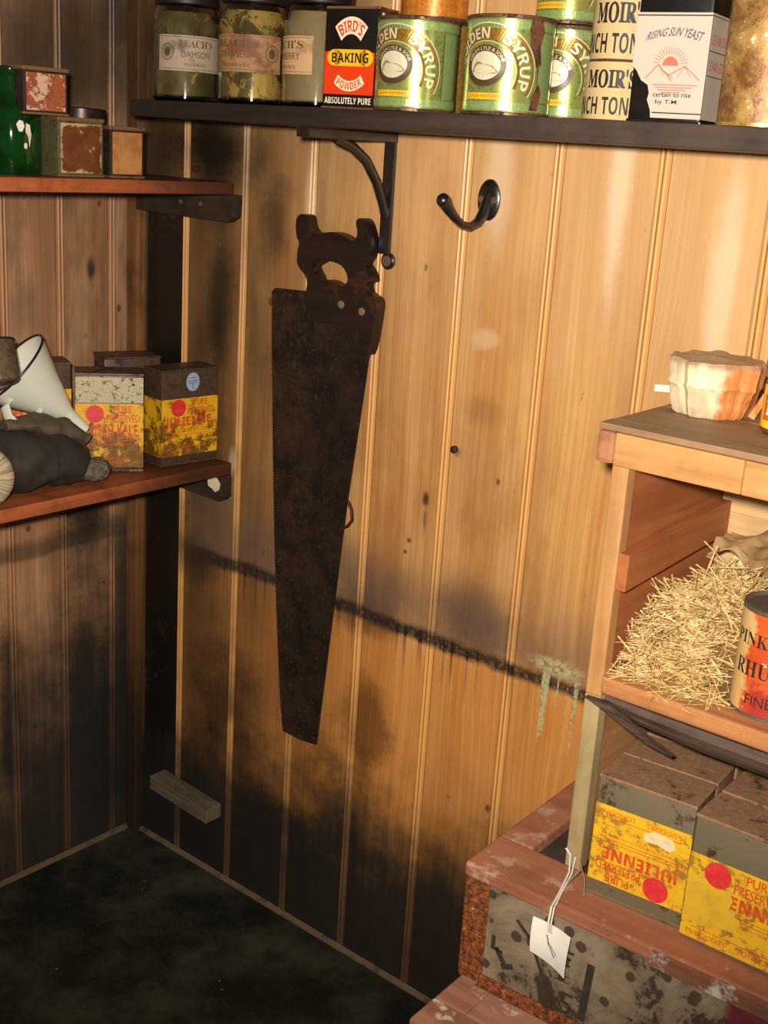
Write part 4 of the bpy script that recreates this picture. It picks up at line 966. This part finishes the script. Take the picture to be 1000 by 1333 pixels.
# ------------------------------------------------------------------ contents of the upper compartment
ZF = .4865 + .2085
random.seed(21)
def mound(x, y):
    """height of the straw heap in crate coordinates"""
    a = ((x - .086) / .090) ** 2 + ((y - .098) / .094) ** 2
    k = min(1, max(0, (math.hypot(x - .158, y - .048) - .036) / .025))
    return max(0.0, .092 * (1 - a)) * (0.92 + .08 * math.sin(x * 90 + y * 60)) * k
m = MB()
nx, ny = 22, 18; vs = []; fs = []
for j in range(ny + 1):
    for i in range(nx + 1):
        x = .018 + .20 * i / nx; y = .002 + .215 * j / ny
        vs.append(crate_to_world(x, y, .2092 + max(0, mound(x, y) * .93 - .003)))
for j in range(ny):
    for i in range(nx):
        a = j * (nx + 1) + i; fs.append((a, a + 1, a + nx + 2, a + nx + 1))
m.add(vs, fs)
def strand(x, y, z, az, el, L, r, bend):
    pts = []; d = Vector((math.cos(az) * math.cos(el), math.sin(az) * math.cos(el), math.sin(el)))
    side = Vector((-math.sin(az), math.cos(az), random.uniform(-.3, .3)))
    for i in range(4):
        f_ = i / 3 - .5; q = Vector((x, y, z)) + d * (L * f_) + side * (bend * L * (f_ * f_ - .25))
        q.x = min(max(q.x, .0162), .435); q.y = min(q.y, .222); q.z = max(q.z, .2098)
        pts.append(CR @ q)
    m.tube(pts, r, 3)
n_base = len(m.f)
for i in range(4200):
    x = random.uniform(.018, .195); y = random.uniform(.006, .20); hgt = mound(x, y)
    if math.hypot(x - .158, y - .048) < .050 or (hgt <= .002 and random.random() < .85): continue
    strand(x, y, .2100 + hgt + random.uniform(-.003, .008), random.uniform(0, 2 * PI), random.gauss(0, .42), random.uniform(.018, .062), random.uniform(.0003, .0008), random.uniform(-1.1, 1.1))
for i in range(70):   # loose stalks spilling to the front
    strand(random.uniform(.03, .125), random.uniform(.004, .05), .2108 + random.uniform(.001, .006), random.uniform(0, 2 * PI), random.gauss(0, .1), random.uniform(.02, .055), .00065, random.uniform(-.5, .5))
for x, y, z, az, el, L in ((.062, .10, .305, 0.3, 1.35, .055), (.07, .10, .322, 2.9, .5, .04), (.09, .09, .318, .2, .2, .03), (.045, .09, .262, 2.2, .9, .04), (.028, .05, .236, 1.7, 1.3, .025)):
    strand(x, y, z, az, el, L, .0009, .15)
Mr = Mat('straw_gold'); n = Mr.noise(Mr.pos, 130, 3, .7); n2 = Mr.noise(Mr.pos, 22, 3, .6)
cc = Mr.mix(n.ss(.35, .65), 'e2c68c', 'a8844c'); cc = Mr.mix(n2.ss(.5, .7) * .5, cc, 'c89c54')
o = m.make('straw', Mr.done(cc, .6, 0, .4), None, kind='stuff')
o.data.materials.append(plain('straw_shade', '7c5c32', .9, 0, .6, 90, '3c2a16'))  # darker copy of the straw, painting in the shade deep in the heap
for q in o.data.polygons[:n_base]: q.material_index = 1
tag(o, 'heap of dry golden straw inside the upper compartment of the crate', 'straw')

# pale cloth and dry hide lying on the straw
def sheet(name, fn, nx, ny, mat, thick, lab, cat):
    m = MB(); vs = []; fs = []
    for s_ in (0, 1):
        for j in range(ny + 1):
            for i in range(nx + 1):
                x, y, z = fn(i / nx, j / ny); vs.append(crate_to_world(x, y, z - thick * s_))
    N = (nx + 1) * (ny + 1)
    for j in range(ny):
        for i in range(nx):
            a = j * (nx + 1) + i; fs += [(a, a + 1, a + nx + 2, a + nx + 1), (N + a, N + a + nx + 1, N + a + nx + 2, N + a + 1)]
    ring = [i for i in range(nx + 1)] + [(j + 1) * (nx + 1) - 1 for j in range(1, ny + 1)] + [ny * (nx + 1) + i for i in range(nx - 1, -1, -1)] + [j * (nx + 1) for j in range(ny - 1, 0, -1)]
    for a, b in zip(ring, ring[1:] + ring[:1]): fs.append((a, b, N + b, N + a))
    m.add(vs, fs); return tag(m.make(name, mat, smooth=True), lab, cat)
def nz(x, y, s_=0.0): return mnoise.noise(Vector((x, y, s_)))
def cloth_fn(u, v):
    x = .052 + .30 * u; y = .128 + .088 * v
    z = .258 + .050 * v ** .7 + .010 * nz(u * 5, v * 5, 4) + .006 * nz(u * 12, v * 9, 7) - .010 * u
    return x, y, max(z, .2092 + mound(x, y) + .007)
sheet('pale_cloth', cloth_fn, 30, 24, paper('pale_cloth_yellow', 'e0c890', 'b8965c', .5), .003, 'pale yellow stiff cloth lying over the straw behind the orange can', 'cloth')
def hide_fn(u, v):
    x = .036 + .25 * u; y = .158 + .052 * v
    e_ = .010 * math.sin(u * 15) * (1 - v) + .008 * nz(u * 14, v * 3, 1)
    z = .303 + .012 * v + .034 * math.exp(-((u - .26) / .09) ** 2) * v + .020 * math.exp(-((u - .60) / .10) ** 2) * v + .013 * nz(u * 9, v * 5, 2) + .009 * math.sin(u * 24 + v * 3) * (1 - v)
    return x, y + e_, max(z, cloth_fn(max(0, min(1, (x - .052) / .30)), max(0, min(1, (y - .128) / .088)))[2] + .006)
sheet('dried_hide', hide_fn, 60, 24, plain('dried_brown_hide', '9a7a50', .6, 0, .7, 50, '5e4428'), .002, 'curled dry brown hide on the pale cloth inside the crate', 'hide')

Rk = .0335
t = thing('food_can', 'orange labelled can with black letters standing in front of the straw', 'can', crate_to_world(.158, .048, .2092 + .003), 14)
MB().lathe([(Rk - .002, 0), (Rk + .0008, .0005), (Rk + .0008, .003), (Rk, .0035), (Rk, .0965), (Rk + .0008, .097), (Rk + .0008, .0995), (Rk - .002, .100), (Rk - .004, .0975), (.002, .0972)], 48).make('body', rusty('can_grey', '6a5c50', '4a3020', .4, 40, .4, .45), t, smooth=True)
Mr = Mat('orange_can_label'); x_, y_, z_ = Mr.xyz(Mr.obj); n = Mr.noise(Mr.obj, 36, 5, .7, .4); f = Mr.noise(Mr.obj, 120, 4, .7)
cc = Mr.mix(n.ss(.35, .65), 'c8571e', 'b2441a'); cc = Mr.mix((x_ * 38.0 + (n - .5) * 1.6).ss(-.62, -.86), cc, 'c8a468')
cc = Mr.mix((z_ * 22.0 + (n - .5) * 1.4 + (f - .5) * .8).ss(.75, .5) * x_.ss(-.022, -.008), cc, '9a2c22'); cc = Mr.mix((n * .5 + f * .5 - z_ * 1.2).ss(.56, .60), cc, 'c8a878')
lb = decal('paper_label', Mr.done(cc, .5, 0, .4), [rect(-.095, .004, .095, .0955, 60)], on_cyl(Rk + .0005), t)
fn = on_cyl(Rk + .0009)
decal('lettering', M_black, [text(serif("PINK"), -.040, .066, -.004, .078), text(serif("RHUBARB"), -.034, .038, .044, .053), text("FINEST", -.018, .012, .02, .022)], fn, lb)

# ------------------------------------------------------------------ yellow tins in the lower compartment
ZB = .4868
GR = 'yellow label ration tins stowed in the lower crate compartment'
a = ration('upside down JULIENNE tin with yellow label, left front in the lower crate compartment', 1.0665, -.2435, ZB, 6, 'JULIENNE.', .0945, .051, .1265, M_tingrey, M_yclean, M_tintop, False, .13, .77, True)
decal('pale_scuff', plain('scuffed_label', 'd8c498', .6, 0, .5, 80, 'a87a3c'), [poly([(.002, .082), (.012, .088), (.030, .086), (.034, .078), (.028, .073), (.016, .076), (.004, .075)])], on_front(-.0255 - .0011), [q for q in a.children if q.name.startswith('paper_label')][0])
b = ration('upright yellow label tin right of the upside down one, its label torn at the left', 1.1665, -.2445, ZB, 2, 'JULIENNE.', .0950, .051, .1255, M_tingrey, M_yclean, M_tintop, True, .02, .70, False)
tearm = plain('blank_yellow_paper', 'cfa228', .5, 0, .45, 70, '94702c')
decal('bare_patch', tearm, [poly([(-.0465, .062), (-.036, .066), (-.022, .060), (-.008, .064), (-.003, .056), (-.006, .046), (.006, .038), (.004, .026), (-.014, .024), (-.030, .018), (-.040, .024), (-.0465, .022)])], on_front(-.0255 - .0011), [q for q in b.children if q.name.startswith('paper_label')][0])
def bare(label, x, y, rz, w=.0945, d=.051, h=.1265):
    t = thing('ration_tin', label, 'tin', (x, y, ZB), rz)
    MB().box(-w / 2, w / 2, -d / 2, d / 2, 0, h).make('body', M_tintop, t, bev=.0022, smooth=True)
    MB().box(-w / 2 - .0005, w / 2 + .0005, -d / 2 - .0005, d / 2 + .0005, h - .003, h + .0003).make('top_seam', M_tintop, t, bev=.0009)
    MB().box(-w / 2 - .0005, w / 2 + .0005, -d / 2 - .0005, d / 2 + .0005, .0001, .003).make('base_seam', M_tintop, t, bev=.0009)
bare('bare brown tin directly behind the upside down JULIENNE tin', 1.0610, -.1895, 6)
bare('bare brown tin directly behind the upright yellow label tin', 1.1650, -.1905, 2)
bare('bare brown tin farthest back at left in the lower crate compartment', 1.0570, -.1350, 5)
bare('bare brown tin farthest back at right in the lower crate compartment', 1.1640, -.1370, 2)

# ------------------------------------------------------------------ paper tag on its string
t = thing('paper_tag', 'small white paper tag hanging by string in front of the rusty case', 'tag', (0, 0, 0))
M_tag = plain('tag_paper', 'ddd6cc', .7, 0, .15, 60, 'a89c90')
P4 = [(.997, .4705), (1.0385, .4675), (1.0385, .4245), (.9995, .4350)]
vs = []; fs = []; nn = 8
for s_ in (0, 1):
    for j in range(nn + 1):
        for i in range(nn + 1):
            u, v = i / nn, j / nn
            q = [(P4[0][k] * (1 - u) + P4[1][k] * u) * (1 - v) + (P4[3][k] * (1 - u) + P4[2][k] * u) * v for k in (0, 1)]
            vs.append((q[0], -.3245 - .004 * math.sin(v * 2.2) + .003 * math.sin(u * 3.0) + .0005 * s_, q[1]))
N = (nn + 1) ** 2
for j in range(nn):
    for i in range(nn):
        a = j * (nn + 1) + i; fs += [(a, a + 1, a + nn + 2, a + nn + 1), (N + a, N + a + nn + 1, N + a + nn + 2, N + a + 1)]
MB().add(vs, fs).make('card', M_tag, t, smooth=True)
decal('pencil_mark', plain('pencil_grey', '7a7078', .7), [stroke(1.016, .462, 1.019, .452, .0013), stroke(1.018, .455, 1.026, .441, .0013), stroke(1.021, .453, 1.028, .444, .0009)], lambda u, v: (u, -.3285, v), t)
M_string = plain('white_string', 'cfc8bc', .8, 0, .2)
MB().tube([(1.017, -.3275, .465), (1.016, -.3285, .476), (1.014, -.3225, .4885), (1.008, -.300, .4895), (1.000, -.270, .4945), (.990, -.253, .502), (.984, -.2525, .507)], .0011, 6).make('string', M_string, t, smooth=True)
MB().tube([(1.0195, -.3275, .465), (1.019, -.3285, .476), (1.017, -.3225, .4885), (1.010, -.300, .4895), (1.003, -.270, .4945), (.996, -.253, .502)], .0009, 6).make('string', M_string, t, smooth=True)
o = MB().tube([(1.004, -.286, .4880), (1.009, -.276, .4975), (1.014, -.272, .5065), (1.012, -.2715, .511)], .0011, 6).tube([(1.014, -.272, .5065), (1.022, -.278, .500), (1.027, -.286, .4885)], .0009, 6).make('wire_twist', plain('bright_wire', 'e0c89c', .2, .8, .2), smooth=True)
tag(o, 'short bright twist of wire at the foot of the crate upright', 'wire')
